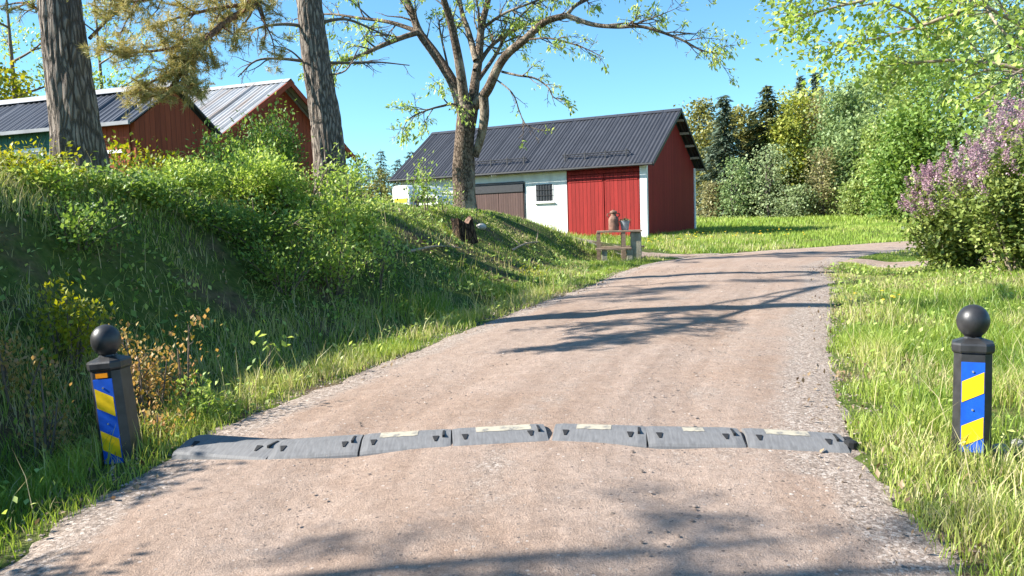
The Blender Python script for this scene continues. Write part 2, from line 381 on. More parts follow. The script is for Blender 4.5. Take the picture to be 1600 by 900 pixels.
# a hump of earth at the end of the bank is in height(); small washed-out hollows come from the noise
nx, ny = len(gx_), len(gy_)
idx = np.arange(nx * ny).reshape(ny, nx)
Q = np.stack([idx[:-1, :-1], idx[:-1, 1:], idx[1:, 1:], idx[1:, :-1]], -1).reshape(-1, 4)
o = mesh('ground', np.stack([GX, GY, GZ], -1).reshape(-1, 3), Q, M['ground'], smooth=True)
tag(o, None, None, kind='structure')

def strip(name, L, hwf, lift, seed, main=True, sub=4):
    L2 = crom(L, sub) if main else crom(L, 2)
    t = np.gradient(L2, axis=0); t /= np.linalg.norm(t, axis=1)[:, None]; nrm = np.stack([t[:, 1], -t[:, 0]], -1)
    cols = 41 if main else 15; u = np.linspace(-1.0, 1.0, cols)
    V = []; T = []
    for i, (c, n_) in enumerate(zip(L2, nrm)):
        hw = float(hwf(c[1])) + 0.14
        eL = 0.16 * (vnoise(i * 0.35, 0, 0, seed) - 0.5) + 0.1 * (vnoise(i * 0.9, 5, 0, seed) - 0.5)
        eR = 0.16 * (vnoise(i * 0.35, 9, 0, seed) - 0.5) + 0.1 * (vnoise(i * 0.9, 14, 0, seed) - 0.5)
        for uu in u:
            l = uu * hw + (float(eL) * max(0, -uu) ** 3 + float(eR) * max(0, uu) ** 3)
            V.append((c[0] + n_[0] * l, c[1] + n_[1] * l, 0))
            a = abs(l) / hw
            T.append(0.9 * float(sm(0.66, 0.95, a)) + 0.30 * math.exp(-(l / 0.22) ** 2) + (0.25 if l > 0.8 and c[1] > 4 else 0))
    V = np.array(V); 
    l, fy = lateral(V[:, 0], V[:, 1], RL); hwm = half_w(fy)
    V[:, 2] = (roadZ(l, fy, V[:, 1], hwm) if main else height(V[:, 0], V[:, 1], False) + 0.03)
    if not main: V[:, 2] = np.where(np.abs(l) < hwm + 0.1, V[:, 2] - 0.06, V[:, 2])
    e = np.abs(np.tile(u, len(L2)))
    V[:, 2] += lift - 0.055 * sm(0.93, 1.0, e) + 0.012 * (vnoise(V[:, 0] * 2.2, V[:, 1] * 2.2, 0, 4) - 0.5) - (0.016 * np.exp(-((np.abs(l) - 0.78) / 0.22) ** 2) if main else 0)
    n, m = len(L2), cols; ix = np.arange(n * m).reshape(n, m)
    Q = np.stack([ix[:-1, :-1], ix[:-1, 1:], ix[1:, 1:], ix[1:, :-1]], -1).reshape(-1, 4)
    o = mesh(name, V, Q, M['gravel'], tint=T, smooth=True); at_ = o.data.attributes.new('lat', 'FLOAT', 'POINT'); at_.data.foreach_set('value', l.astype(np.float32)); tag(o, None, None, kind='structure'); return o
strip('road', RL, half_w, 0.004, 21)
strip('side_road', SIDE_L, lambda y: 1.15, 0.0, 31, False)
strip('path', SIDE_R, lambda y: 0.45, 0.0, 41, False)

# ------------------------------------------------------------------ buildings
M['white_wall'] = m_plain('white_render', (0.74, 0.73, 0.69), 0.85, 0.12, 2.5, 0.004, stretch=(1, 1, .3))
M['red_boards'] = m_boards('red_boards', (0.29, 0.022, 0.018), 0.17, 0)
M['red_gable'] = m_boards('red_gable_boards', (0.30, 0.028, 0.024), 0.17, 1)
M['brown_door'] = m_boards('brown_door_boards', (0.115, 0.07, 0.06), 0.12, 0)
M['white_trim'] = m_plain('white_trim', (0.8, 0.79, 0.77), 0.6, 0.05, 3)
M['cream_trim'] = m_plain('cream_trim', (0.62, 0.58, 0.47), 0.7, 0.08, 3)
M['grey_trim'] = m_plain('greyed_trim', (0.27, 0.27, 0.28), 0.6, 0.15, 3)
M['dark_metal'] = m_plain('dark_metal', (0.03, 0.03, 0.033), 0.5, 0.2, 10)
M['glass'] = m_plain('window_glass', (0.05, 0.055, 0.06), 0.12, 0.1, 2)
M['rafter'] = m_plain('rafter_wood', (0.42, 0.36, 0.28), 0.8, 0.2, 6)
M['stone_base'] = m_plain('stone_base', (0.3, 0.2, 0.17), 0.9, 0.3, 5, 0.02)
def m_roof(name, col, rust=None, rough=0.45, metal=0.0):
    m, t, b, _ = new_mat(name)
    n = noise(t, coords(t, (1.2, 0.5, 0.5)), 2.2, 6, 0.65)
    c = ramp(t, n, [(0.25, tuple(x * 0.75 for x in col)), (0.75, tuple(x * 1.2 for x in col))])
    if rust:
        n2 = noise(t, coords(t, (2.2, 0.16, 0.16)), 1.7, 4, 0.6)
        c = mixc(t, ramp(t, n2, [(0.5, (0, 0, 0)), (0.68, (1, 1, 1))]), c, rust)
    t.links.new(c, b.inputs['Base Color']); b.inputs['Roughness'].default_value = rough; b.inputs['Metallic'].default_value = metal
    return m
M['roof_dark'] = m_roof('dark_sheet_roof', (0.036, 0.037, 0.043), None, 0.5)
M['roof_grey'] = m_roof('grey_sheet_roof', (0.06, 0.065, 0.08), None, 0.5)
M['roof_pale'] = m_roof('pale_sheet_roof', (0.40, 0.40, 0.40), (0.32, 0.25, 0.2), 0.5)
M['green_boards'] = m_boards('green_boards', (0.045, 0.14, 0.115), 0.2, 0)
M['shed_red'] = m_boards('shed_red_boards', (0.36, 0.07, 0.03), 0.16, 0)
M['shed_gable'] = m_boards('shed_gable_boards', (0.30, 0.065, 0.03), 0.16, 1)

def corrugated(x0, x1, ya, za, yb, zb, pitch, amp, thick=0.03, sheet=1.05):
    """roof plane from eave (ya,za) to ridge (yb,zb), ribs running up the slope; sheets overlap every `sheet` m"""
    n = int((x1 - x0) / pitch * 6); xs = np.linspace(x0, x1, n + 1)
    sl = np.array([yb - ya, zb - za]); ln = np.linalg.norm(sl); nn = np.array([-sl[1], sl[0]]) / ln
    if nn[1] < 0: nn = -nn
    ph = (xs / pitch) % 1
    h = amp * np.clip(np.abs(ph - 0.5) * 4 - 0.6, 0, 1) + 0.03 * (((xs / sheet) % 1) < 0.14)
    V = []
    for k, (yy, zz) in enumerate(((ya, za), (yb, zb))):
        for x, q in zip(xs, h): V.append((x, yy + nn[0] * q, zz + nn[1] * q))
    for k, (yy, zz) in enumerate(((ya, za), (yb, zb))):
        for x, q in zip(xs, h): V.append((x, yy + nn[0] * (q - thick), zz + nn[1] * (q - thick)))
    m = n + 1; Fc = []
    for i in range(n):
        Fc += [(i, i + 1, m + i + 1, m + i), (2 * m + i + 1, 2 * m + i, 3 * m + i, 3 * m + i + 1), (i + 1, i, 2 * m + i, 2 * m + i + 1), (m + i, m + i + 1, 3 * m + i + 1, 3 * m + i)]
    Fc += [(0, m, 3 * m, 2 * m), (m - 1, 3 * m - 1, 4 * m - 1, 2 * m - 1)]
    return V, Fc
def gable_building(root, L, W, zb, ze, zr, oh, ohg, roofm, pitch, names=True):
    """walls left to the caller; adds roof with two slopes and a ridge cap, verge boards; returns roof"""
    mb = MB(); k = (zr - ze) / (W / 2 + oh)
    mb.add(*corrugated(-ohg, L + ohg, -oh, ze, W / 2, zr, pitch, 0.03))
    mb.add(*corrugated(-ohg, L + ohg, W + oh, ze, W / 2, zr, pitch, 0.03))
    mb.add([(-ohg - .02, W / 2 - .18, zr - .18 * k + .055), (-ohg - .02, W / 2, zr + .065), (-ohg - .02, W / 2 + .18, zr - .18 * k + .055),
            (L + ohg + .02, W / 2 - .18, zr - .18 * k + .055), (L + ohg + .02, W / 2, zr + .065), (L + ohg + .02, W / 2 + .18, zr - .18 * k + .055)],
           [(0, 3, 4, 1), (1, 4, 5, 2)])
    return mb.build('roof', roofm, root), k
def gable_wall(mb, x0, x1, W, zb, zs, slope, m=0):
    """pentagonal slab between x0 and x1"""
    P = [(0.02, zb), (W - .02, zb), (W - .02, zs), (W / 2, zs + slope * W / 2), (0.02, zs)]
    mb.loft([[(x0, y, z) for y, z in P], [(x1, y, z) for y, z in P]], m)

# red and white barn ------------------------------------------------
L, W = 11.9, 6.4
ang = math.atan2(-0.491, 0.871)
xd, yd = Vector((math.cos(ang), math.sin(ang))), Vector((-math.sin(ang), math.cos(ang)))
NC = Vector((5.43, 33.0)); org = NC - xd * L
G0 = -0.95
barn = thing('barn', 'red and white barn with dark ribbed metal roof beyond the road bend', 'barn', (org.x, org.y, 0), (0, 0, ang))
ZE, ZR = 2.26, 4.66
roof, kb = gable_building(barn, L, W, G0, ZE, ZR, 0.38, 0.42, M['roof_dark'], 0.175)
zs = ZE + kb * 0.38 - 0.06                     # roof underside where it meets the wall
xr = L - 3.48                                  # red timber part starts here
MB().box(0, xr - .002, 0, 0.3, G0, zs).box(0, 0.3, .302, W, G0, zs).box(.302, xr, W - .3, W, G0, zs).build('white_wall', M['white_wall'], barn)
MB().box(xr + .002, L - .26, 0.02, 0.2, G0, zs).build('timber_wall', M['red_boards'], barn)
mb = MB(); gable_wall(mb, L - .16, L - .02, W, G0, zs - .05, kb); mb.build('gable_wall', M['red_gable'], barn)
mb = MB(); gable_wall(mb, 0.0, 0.12, W, zs - .3, zs - .05, kb); mb.build('rear_wall', M['red_gable'], barn)
MB().box(xr + .003, L - .2, W - .2, W - .02, G0, zs).build('rear_wall', M['red_gable'], barn)
# red double doors, slightly proud, with a top rail and slide track
for a, c in ((xr + .06, L - 1.815), (L - 1.77, L - .30)):
    d = MB().box(a, c, -.055, .015, G0 + .22, zs - .5).build('door', M['red_boards'], barn)
    d['label'] = 'red vertical board barn door'
    MB().box(a + .05, c - .05, -.075, -.057, zs - .78, zs - .68).build('rail', M['red_boards'], d)
MB().box(xr + .03, L - .28, -.05, .017, zs - .47, zs - .35).build('door_track', M['red_boards'], barn)
MB().box(xr + .03, L - .3, -.03, .017, G0, G0 + .19).build('door_sill', M['red_boards'], barn)
MB().box(L - .262, L + .02, -.06, .1, G0, zs - .02).build('corner_board', M['white_trim'], barn)
MB().box(L - .1, L + .03, W - .14, W + .03, G0, zs - .1).build('corner_board', M['white_trim'], barn)
# brown garage door pair
x0, x1 = L - 7.96, L - 5.51
mb = MB().box(x0 - .09, x0, -.03, .01, G0, 1.84).box(x1, x1 + .06, -.03, .01, G0, 1.84).box(x0, x1, -.03, .01, 1.76, 1.86)
mb.build('door_frame', M['dark_metal'], barn)
for a, c in ((x0 + .01, (x0 + x1) / 2 - .01), ((x0 + x1) / 2 + .01, x1 - .01)):
    d = MB().box(a, c, -.05, -.002, G0, 1.74).build('garage_door', M['brown_door'], barn)
    MB().box(a + .12, c - .12, -.062, -.052, 1.5, 1.55).build('hinge', M['dark_metal'], d)
mb = MB().box(x0, x1, -.09, -.052, 1.42, 1.75).build('lintel_shadow', M['dark_metal'], barn)  # dark strip standing in for the lintel's shadow on the doors
# barred window
a, c = L - 4.92, L - 4.13; z0, z1 = 0.97, 1.68
wnd = MB().box(a - .03, c + .03, -.02, .0, z0 - .03, z0).box(a - .03, c + .03, -.02, 0, z1, z1 + .03).box(a - .03, a, -.02, 0, z0, z1).box(c, c + .03, -.02, 0, z0, z1)
wnd = wnd.build('window', M['white_trim'], barn)
MB().box(a + .002, c - .002, -.012, -.004, z0 + .002, z1 - .002).build('pane', M['glass'], wnd)
mb = MB()
for i in range(1, 6): mb.bar((a + (c - a) * i / 6, -.035, z0), (a + (c - a) * i / 6, -.035, z1), .011, 6)
for i in (1, 2): mb.bar((a, -.03, z0 + (z1 - z0) * i / 3), (c, -.03, z0 + (z1 - z0) * i / 3), .011, 6)
mb.build('bars', M['dark_metal'], wnd)
MB().box(a - .08, c + .08, -.09, 0, z0 - .09, z0 - .055).build('sill', M['white_trim'], wnd)
# small left window behind the tree
a, c = 1.7, 3.3
wnd = MB().box(a - .05, c + .05, -.04, .0, .85, .9).box(a - .05, c + .05, -.04, 0, 1.5, 1.55).box(a - .05, a, -.04, 0, .9, 1.5).box(c, c + .05, -.04, 0, .9, 1.5).build('window', M['white_trim'], barn)
MB().box(a + .002, c - .002, -.012, -.004, .902, 1.498).build('pane', M['glass'], wnd)
# eaves, gutter, lamp, vents, gable overhang timbers
MB().box(-.3, xr - .01, -.05, -.002, zs - .32, zs - .04).build('eave_board', M['cream_trim'], barn)
g = MB(); 
P = [(-.38 - .07, ZE + .0), (-.38 - .075, ZE - .06), (-.38 - .03, ZE - .10), (-.38 + .02, ZE - .06), (-.38 + .015, ZE - .03)]
g.loft([[(x, y, z) for y, z in P] for x in (-.4, L + .4)]); g.build('gutter', M['dark_metal'], barn)
for x in (L - 6.85,):
    lm = MB().box(x - .05, x + .05, -.12, -.052, zs - .3, zs - .2).build('lamp', M['dark_metal'], barn)
    MB().lathe([(.02, zs - .36), (.12, zs - .33), (.13, zs - .26), (.05, zs - .2), (.01, zs - .19)], 12, x, -.2).build('lamp_shade', M['white_trim'], lm)
for x in (L - 7.3, L - 4.0, 0.8, 2.6):
    MB().box(x - .08, x + .08, -.066, -.052, zs - .22, zs - .1).build('vent', M['dark_metal'], barn)
mb = MB()
for s in (0, 1):
    for f in (0.04, .25, .46, .67, .88):
        yy = (-.3 + (W / 2 + .3) * f) if s == 0 else (W + .3 - (W / 2 + .3) * f)
        zz = ZE + kb * (W / 2 + .38) * (1 - 0) - kb * abs(W / 2 - yy) - .17
        MB().box(L - .02, L + .38, yy - .04, yy + .04, zz, zz + .1).build('purlin', M['rafter'], barn)
mb = MB()
for s in (-1, 1):
    ya, yb_ = W / 2 + s * (W / 2 + .38), W / 2
    P = [(L + .40, ya, ZE - .12), (L + .40, yb_, ZR - .12), (L + .40, yb_, ZR + .03), (L + .40, ya, ZE + .03)]
    MB().loft([P, [(x + .04, y, z) for x, y, z in P]]).build('verge_board', M['dark_metal'], barn)
    P = [(-.44, ya, ZE - .12), (-.44, yb_, ZR - .12), (-.44, yb_, ZR + .03), (-.44, ya, ZE + .03)]
    MB().loft([P, [(x + .04, y, z) for x, y, z in P]]).build('verge_board', M['dark_metal'], barn)
def snow_rail(x0, x1):
    mb = MB(); y = 0.15; z = ZE + kb * .53
    mb.bar((x0, y - .05, z + .22), (x1, y - .05, z + .22), .022, 6); mb.bar((x0, y - .05, z + .13), (x1, y - .05, z + .13), .016, 6)
    n = 4
    for i in range(n):
        x = x0 + .12 + (x1 - x0 - .24) * i / (n - 1); mb.box(x - .025, x + .025, y - .075, y - .045, z - .03, z + .3); mb.bar((x, y - .06, z + .25), (x, y + .28, z + .2), .014, 6)
    mb.build('snow_rail', M['dark_metal'], barn)
snow_rail(L - 8.1, L - 5.4); snow_rail(L - 3.7, L - .75)
MB().box(xr - 1.2, xr + .1, -.25, -.06, G0, G0 + .32).build('stone_footing', M['stone_base'], barn)

# long green and red outbuilding on the bank ------------------------
angA = math.atan2(-0.35, 0.94); xa = Vector((math.cos(angA), math.sin(angA)))
LA, WA = 11.0, 2.55; NA = Vector((-8.15, 18.4)); og = NA - xa * LA
shA = thing('outbuilding', 'long low outbuilding with teal wall, red end and grey ribbed roof left of the pines', 'shed', (og.x, og.y, 0), (0, 0, angA))
zeA, zrA, gA = 2.47, 3.45, 0.4
_, kA = gable_building(shA, LA, WA, gA, zeA, zrA, .18, .12, M['roof_grey'], .18)
zsA = zeA + kA * .18 - .05
MB().box(0, LA - 1.2, 0, .15, gA, zsA).box(0, LA - .2, WA - .15, WA, gA, zsA).build('green_wall', M['green_boards'], shA)
MB().box(LA - 1.13, LA - .12, -.01, .14, gA, zsA).build('red_wall', M['shed_red'], shA)
MB().box(LA - 1.2, LA - 1.132, -.03, .14, gA, zsA).build('corner_board', m_plain('pale_blue_trim', (0.35, 0.5, 0.52), .7, .1, 4), shA)
mb = MB(); gable_wall(mb, LA - .12, LA, WA, gA, zsA - .05, kA); mb.build('gable_wall', M['shed_gable'], shA)
mb = MB(); gable_wall(mb, -.12, 0, WA, gA, zsA - .05, kA); mb.build('gable_wall', M['shed_gable'], shA)
MB().box(-.1, LA + .1, -.26, -.20, zeA - .05, zeA + .03).build('eave_board', M['grey_trim'], shA)
MB().add([(-.1, WA / 2 - .2, zrA - .2 * kA + .09), (LA + .1, WA / 2 - .2, zrA - .2 * kA + .09), (LA + .1, WA / 2, zrA + .11), (-.1, WA / 2, zrA + .11)], [(0, 1, 2, 3)]).build('ridge_cap', M['grey_trim'], shA)
a = LA - 3.6
wn = MB().box(a, a + .9, -.03, -.002, 1.55, 2.1).build('window', M['white_trim'], shA); MB().box(a + .08, a + .82, -.04, -.032, 1.63, 2.02).build('pane', M['glass'], wn)
MB().box(LA - .9, LA - .3, -.05, -.012, 1.85, 1.92).build('shelf_board', M['white_trim'], shA)
# red shed with pale metal roof ------------------------------------
angB = math.atan2(-0.375, 0.927); xb = Vector((math.cos(angB), math.sin(angB)))
LB, WB = 7.2, 5.7; NB = Vector((-7.4, 21.05)); og = NB - xb * LB
shB = thing('red_shed', 'dark red gabled shed with pale weathered metal roof behind the shrubs', 'shed', (og.x, og.y, 0), (0, 0, angB))
zeB, zrB, gB = 2.28, 4.2, 0.3
_, kB = gable_building(shB, LB, WB, gB, zeB, zrB, .32, .36, M['roof_pale'], .16)
zsB = zeB + kB * .32 - .05
MB().box(0, LB - .14, 0, .15, gB, zsB).box(0, LB - .14, WB - .15, WB, gB, zsB).build('side_wall', M['shed_red'], shB)
mb = MB(); gable_wall(mb, LB - .13, LB, WB, gB, zsB - .05, kB); mb.build('gable_wall', M['shed_gable'], shB)
mb = MB(); gable_wall(mb, -.12, -.01, WB, gB, zsB - .05, kB); mb.build('gable_wall', M['shed_gable'], shB)
mb = MB()
for s in (-1, 1):
    ya, yb_ = WB / 2 + s * (WB / 2 + .32), WB / 2
    P = [(LB + .345, ya, zeB - .15), (LB + .345, yb_, zrB - .15), (LB + .345, yb_, zrB + .02), (LB + .345, ya, zeB + .02)]
    MB().loft([P, [(x + .035, y, z) for x, y, z in P]]).build('verge_board', M['shed_red'], shB)
MB().box(LB + .002, LB + .03, 1.9, 3.6, gB + .1, 2.1).build('door', M['shed_gable'], shB)

# ------------------------------------------------------------------ plants: builders
def rvec(rng, n):
    v = rng.normal(size=(n, 3)); return v / np.linalg.norm(v, axis=1)[:, None]
def leaf_arrays(C, size, rng, up=0.4, aspect=0.55, axis=None, droop=0.0, tint=None, tintvar=0.25):
    n = len(C); size = np.broadcast_to(np.asarray(size, float), (n,))[:, None]
    a = rvec(rng, n) if axis is None else axis + rvec(rng, n) * 0.45
    a[:, 2] -= droop; a /= np.linalg.norm(a, axis=1)[:, None]
    nn = rvec(rng, n); nn[:, 2] = np.abs(nn[:, 2]) + up * 2
    wv = np.cross(nn, a); wv /= (np.linalg.norm(wv, axis=1)[:, None] + 1e-9); nn = np.cross(a, wv)
    sz = size * rng.uniform(0.5, 1.45, (n, 1))
    V = np.empty((n, 4, 3)); V[:, 0] = C; V[:, 3] = C + a * sz
    V[:, 1] = C + a * sz * 0.45 + wv * sz * aspect * .5 + nn * sz * .08; V[:, 2] = C + a * sz * 0.45 - wv * sz * aspect * .5 + nn * sz * .08
    i = np.arange(n)[:, None] * 4
    T = np.concatenate([i + np.array([[0, 1, 3]]), i + np.array([[0, 3, 2]])], 1).reshape(-1, 3)
    base = 0.5 if tint is None else np.asarray(tint)
    tv = np.clip(base + rng.normal(0, tintvar, n), 0, 1)
    return V.reshape(-1, 3), T, np.repeat(tv, 4)
class Leaves:
    def __init__(s): s.V = []; s.T = []; s.t = []; s.n = 0
    def add(s, V, T, t): s.V.append(V); s.T.append(T + s.n); s.t.append(t); s.n += len(V)
    def build(s, name, mat, parent):
        return mesh(name, np.vstack(s.V), np.vstack(s.T), mat, parent, tint=np.concatenate(s.t))
class Tubes:
    def __init__(s): s.V = []; s.Q = []; s.n = 0
    def add(s, P, R, k=7, jit=None):
        P = np.asarray(P, float); n = len(P); R = np.broadcast_to(np.asarray(R, float), (n,))
        t = np.gradient(P, axis=0); t /= (np.linalg.norm(t, axis=1)[:, None] + 1e-9)
        ref = np.array([0, 0, 1.]) if abs(t[0][2]) < 0.9 else np.array([0, 1., 0])
        a = np.cross(t, ref); a /= (np.linalg.norm(a, axis=1)[:, None] + 1e-9); b = np.cross(t, a)
        th = np.arange(k) * 2 * math.pi / k
        ring = P[:, None, :] + R[:, None, None] * (np.cos(th)[None, :, None] * a[:, None, :] + np.sin(th)[None, :, None] * b[:, None, :])
        if jit is not None: ring = jit(ring, P, th)
        ix = np.arange(n * k).reshape(n, k); nx_ = np.roll(ix, -1, 1)
        Q = np.stack([ix[:-1], nx_[:-1], nx_[1:], ix[1:]], -1).reshape(-1, 4)
        s.V.append(ring.reshape(-1, 3)); s.Q.append(Q + s.n); s.n += n * k
    def build(s, name, mat, parent, smooth=True):
        return mesh(name, np.vstack(s.V), np.vstack(s.Q), mat, parent, smooth=smooth)
def limb(P, r0, r1, n=5, pw=1.0):
    C = crom(P, n); return C, r0 + (r1 - r0) * np.linspace(0, 1, len(C)) ** pw
def sprout(rng, C, R, level, T, tips, dens, lenf, ang=(0.5, 1.0), up=0.15, wig=0.16, minr=0.003, t0=0.25, maxlevel=3, k=5):
    """recursive side branches; tips collects (pos, dir)"""
    L_ = np.sum(np.linalg.norm(np.diff(C, axis=0), axis=1))
    n = max(1, int(dens * (L_ ** 0.6) * (1.0 if level > 1 else 1.4)))
    for _ in range(n):
        f = t0 + (1 - t0) * rng.random() ** 0.8; i = min(len(C) - 2, int(f * (len(C) - 1)))
        d = C[i + 1] - C[i]; d = d / (np.linalg.norm(d) + 1e-9)
        s_ = np.cross(d, rvec(rng, 1)[0]); s_ /= (np.linalg.norm(s_) + 1e-9)
        a_ = rng.uniform(*ang); dr = d * math.cos(a_) + s_ * math.sin(a_); dr[2] += up; dr /= np.linalg.norm(dr)
        ln = lenf * L_ * rng.uniform(0.5, 1.1) * (1.15 - 0.6 * f); r = max(minr, min(R[i] * 0.62, 0.022 * ln + 0.004))
        m = 6; P = [C[i]]; dd = dr.copy()
        for q in range(m):
            dd = dd + rvec(rng, 1)[0] * wig + np.array([0, 0, up * 0.25]); dd /= np.linalg.norm(dd); P.append(P[-1] + dd * ln / m)
        P = np.array(P); RR = np.linspace(r, minr * 0.7, len(P))
        T.add(P, RR, k if r > 0.01 else 4)
        if level < maxlevel: sprout(rng, P, RR, level + 1, T, tips, dens, lenf, ang, up, wig, minr, 0.2, maxlevel, k)
        tips.append((P[-1], dd)); 
        if level >= maxlevel - 0: tips.append((P[3], dd))

# ---- far trees
def far_deciduous(x, y, top, wid, mat, label, seed, leaf=0.2, n=3600, low=0.08, name='broadleaf_tree', cat='tree', group='trees at the far field edge', bark='grey_bark', dens=1.0):
    rng = np.random.default_rng(seed); z0 = hz(x, y) - .1; H = top - z0
    r = thing(name, label, cat, (x, y, z0), group=group)
    T = Tubes(); T.add(*limb([(0, 0, 0), (rng.normal(0, .15), 0, H * .35), (rng.normal(0, .3), rng.normal(0, .2), H * .92)], H * .014 + .03, .02), 7)
    K = int(26 * dens); cc = []
    for k in range(K):
        f = low + (0.97 - low) * (k + rng.random()) / K
        rad = wid / 2 * (math.sin(math.pi * min(1, (f * 0.86 + 0.14)) ** 0.9) ** 0.6) * rng.uniform(0.25, 0.95)
        th = rng.uniform(0, 6.28); c = np.array([rad * math.cos(th), rad * math.sin(th), f * H]); cc.append(c)
        T.add(*limb([(0, 0, max(.2, f * H - .35 * rad - .3)), c * [.5, .5, 1] - [0, 0, .1], c], .035 + .01 * rad, .012, 3), 4)
    T.build('trunk', M[bark], r)
    Lv = Leaves(); per = n // K
    for c in cc:
        s_ = wid * rng.uniform(.10, .20); p = c + rng.normal(size=(per, 3)) * [s_, s_, s_ * 1.25]
        p = p[p[:, 2] < H * 1.02]
        p[:, 2] = np.maximum(p[:, 2], .05)
        Lv.add(*leaf_arrays(p, leaf, rng, up=.25, aspect=.75, tint=rng.uniform(.25, .75), tintvar=.2))
    Lv.build('crown', M[mat], r); return r
def far_conifer(x, y, top, wid, mat, label, seed, group='conifers at the far field edge', low=.06, spray=.3, name='spruce_tree', trunkm='grey_bark', dens=1.0):
    rng = np.random.default_rng(seed); z0 = hz(x, y) - .1; H = top - z0
    r = thing(name, label, 'tree', (x, y, z0), group=group)
    T = Tubes(); T.add(*limb([(0, 0, 0), (0, 0, H * .5), (0, 0, H)], H * .014 + .02, .012), 7)
    Lv = Leaves(); lev = int(H * 3.4 * dens); ps = []; ax = []
    for k in range(lev):
        f = low + (1 - low) * k / lev; R0 = wid / 2 * ((1 - f) ** 0.95 * (.55 + .45 * min(1, f * 3 + .4))) * rng.uniform(.72, 1.12) + .06
        for j in range(rng.integers(7, 12)):
            th = rng.uniform(0, 6.28); R = R0 * rng.uniform(.5, 1.08); m = max(3, int(R / .13))
            d = np.array([math.cos(th), math.sin(th)]); u = np.linspace(.08, 1, m)
            z = f * H + (.22 * u - .5 * u ** 1.6) * R * .75
            if j == 0 and R > .5: T.add(np.stack([d[0] * u * R, d[1] * u * R, z], -1), np.linspace(.025, .008, m), 3)
            p = np.stack([d[0] * u * R, d[1] * u * R, z], -1) + rng.normal(0, .05, (m, 3)); ps.append(p)
            side = rng.choice([-1, 1], m)[:, None] * np.array([[-d[1], d[0], 0]])
            ax.append(np.array([[d[0], d[1], -.25]]) * .8 + side * .6)
    ps = np.vstack(ps); ax = np.vstack(ax)
    ps = np.repeat(ps, 2, 0) + rng.normal(0, .04, (len(ps) * 2, 3)); ax = np.repeat(ax, 2, 0)
    Lv.add(*leaf_arrays(ps, spray, rng, up=.6, aspect=.38, axis=ax, droop=.12, tintvar=.25))
    T.build('trunk', M[trunkm], r); Lv.build('crown', M[mat], r); return r
def px_place(px, Y): return (px - 800) / F * Y
def ztop(px, py, Y): return at(px, py, Y).z

far = [
 ('p', 1098, 62, 158, 46, 'ndl_olive', 'olive conifer just right of the barn roof'),
 ('p', 1120, 60, 196, 40, 'ndl_olive', 'short olive conifer between barn gable and blue tipped spruce'),
 ('c', 1135, 57, 148, 40, 'ndl_blue', 'bluish spruce with spiky tip, first tall one right of the barn'),
 ('p', 1160, 60, 170, 44, 'ndl_olive', 'olive green conifer left of the tall dark spruce'),
 ('c', 1201, 58, 132, 66, 'ndl_dark', 'tall dark spruce standing above the pale willow bush'),
 ('c', 1180, 66, 172, 40, 'ndl_dark', 'narrow dark spruce hugging the left side of the tallest dark spruce'),
 ('c', 1228, 68, 160, 44, 'ndl_dark', 'dark spruce half hidden behind the yellow green tree'),
 ('c', 1254, 72, 118, 40, 'ndl_blue', 'left one of two slim spruce tips above the yellow green tree'),
 ('c', 1277, 72, 112, 42, 'ndl_blue', 'right one of two slim spruce tips above the yellow green tree'),
 ('d', 1250, 60, 158, 74, 'lf_gold', 'yellow green tree in fresh leaf amid the forest edge'),
 ('d', 1228, 57, 205, 44, 'lf_gold', 'small yellow green tree beside the dark spruce'),
 ('b', 1284, 58, 160, 50, 'lf_brown', 'sparse brownish tree right of the yellow green one'),
 ('d', 1318, 55, 150, 58, 'lf_aspen', 'blue green aspen right of the sparse brownish tree'),
 ('d', 1352, 57, 128, 64, 'lf_birch', 'light green birch with rounded top over the field edge'),
 ('d', 1335, 52, 205, 50, 'lf_aspen', 'lower blue green aspen in front of the round topped birch'),
 ('d', 1388, 52, 112, 66, 'lf_aspen', 'broad blue green aspen above the far bend of the road'),
 ('d', 1372, 50, 215, 46, 'lf_birch', 'low light green birch under the broad aspen'),
 ('d', 1432, 46, 62, 92, 'lf_birch', 'tall light green tree left of the lilac, behind the overhanging branches'),
 ('d', 1418, 43, 190, 64, 'lf_mid', 'mid green tree directly behind the left edge of the lilac'),
 ('d', 1500, 42, 30, 110, 'lf_mid', 'tall mid green tree rising behind the lilac top'),
 ('d', 1572, 38, 0, 110, 'lf_aspen', 'blue green tree behind the lilac at the frame edge'),
 ('d', 1640, 40, -20, 110, 'lf_mid', 'green tree beyond the lilac just past the frame'),
 ('s', 1152, 54, 248, 46, 'lf_aspen', 'pale blue green bush standing at the field edge right of the barn'),
 ('s', 1204, 53, 228, 62, 'lf_willow', 'grey green willow bush below the tall dark spruce'),
 ('s', 1112, 56, 286, 36, 'lf_brown', 'brownish bush beside the barn at the field edge'),
 ('s', 1246, 52, 290, 46, 'lf_willow', 'grey green bush below the yellow green tree'),
 ('s', 1288, 52, 232, 44, 'lf_brown', 'brown twiggy bush at the field edge below the sparse tree'),
 ('s', 1338, 50, 285, 50, 'lf_birch', 'low light green bush at the field edge below the aspens'),
 ('s', 1392, 48, 285, 50, 'lf_mid', 'low mid green bush near the far end of the road'),
]
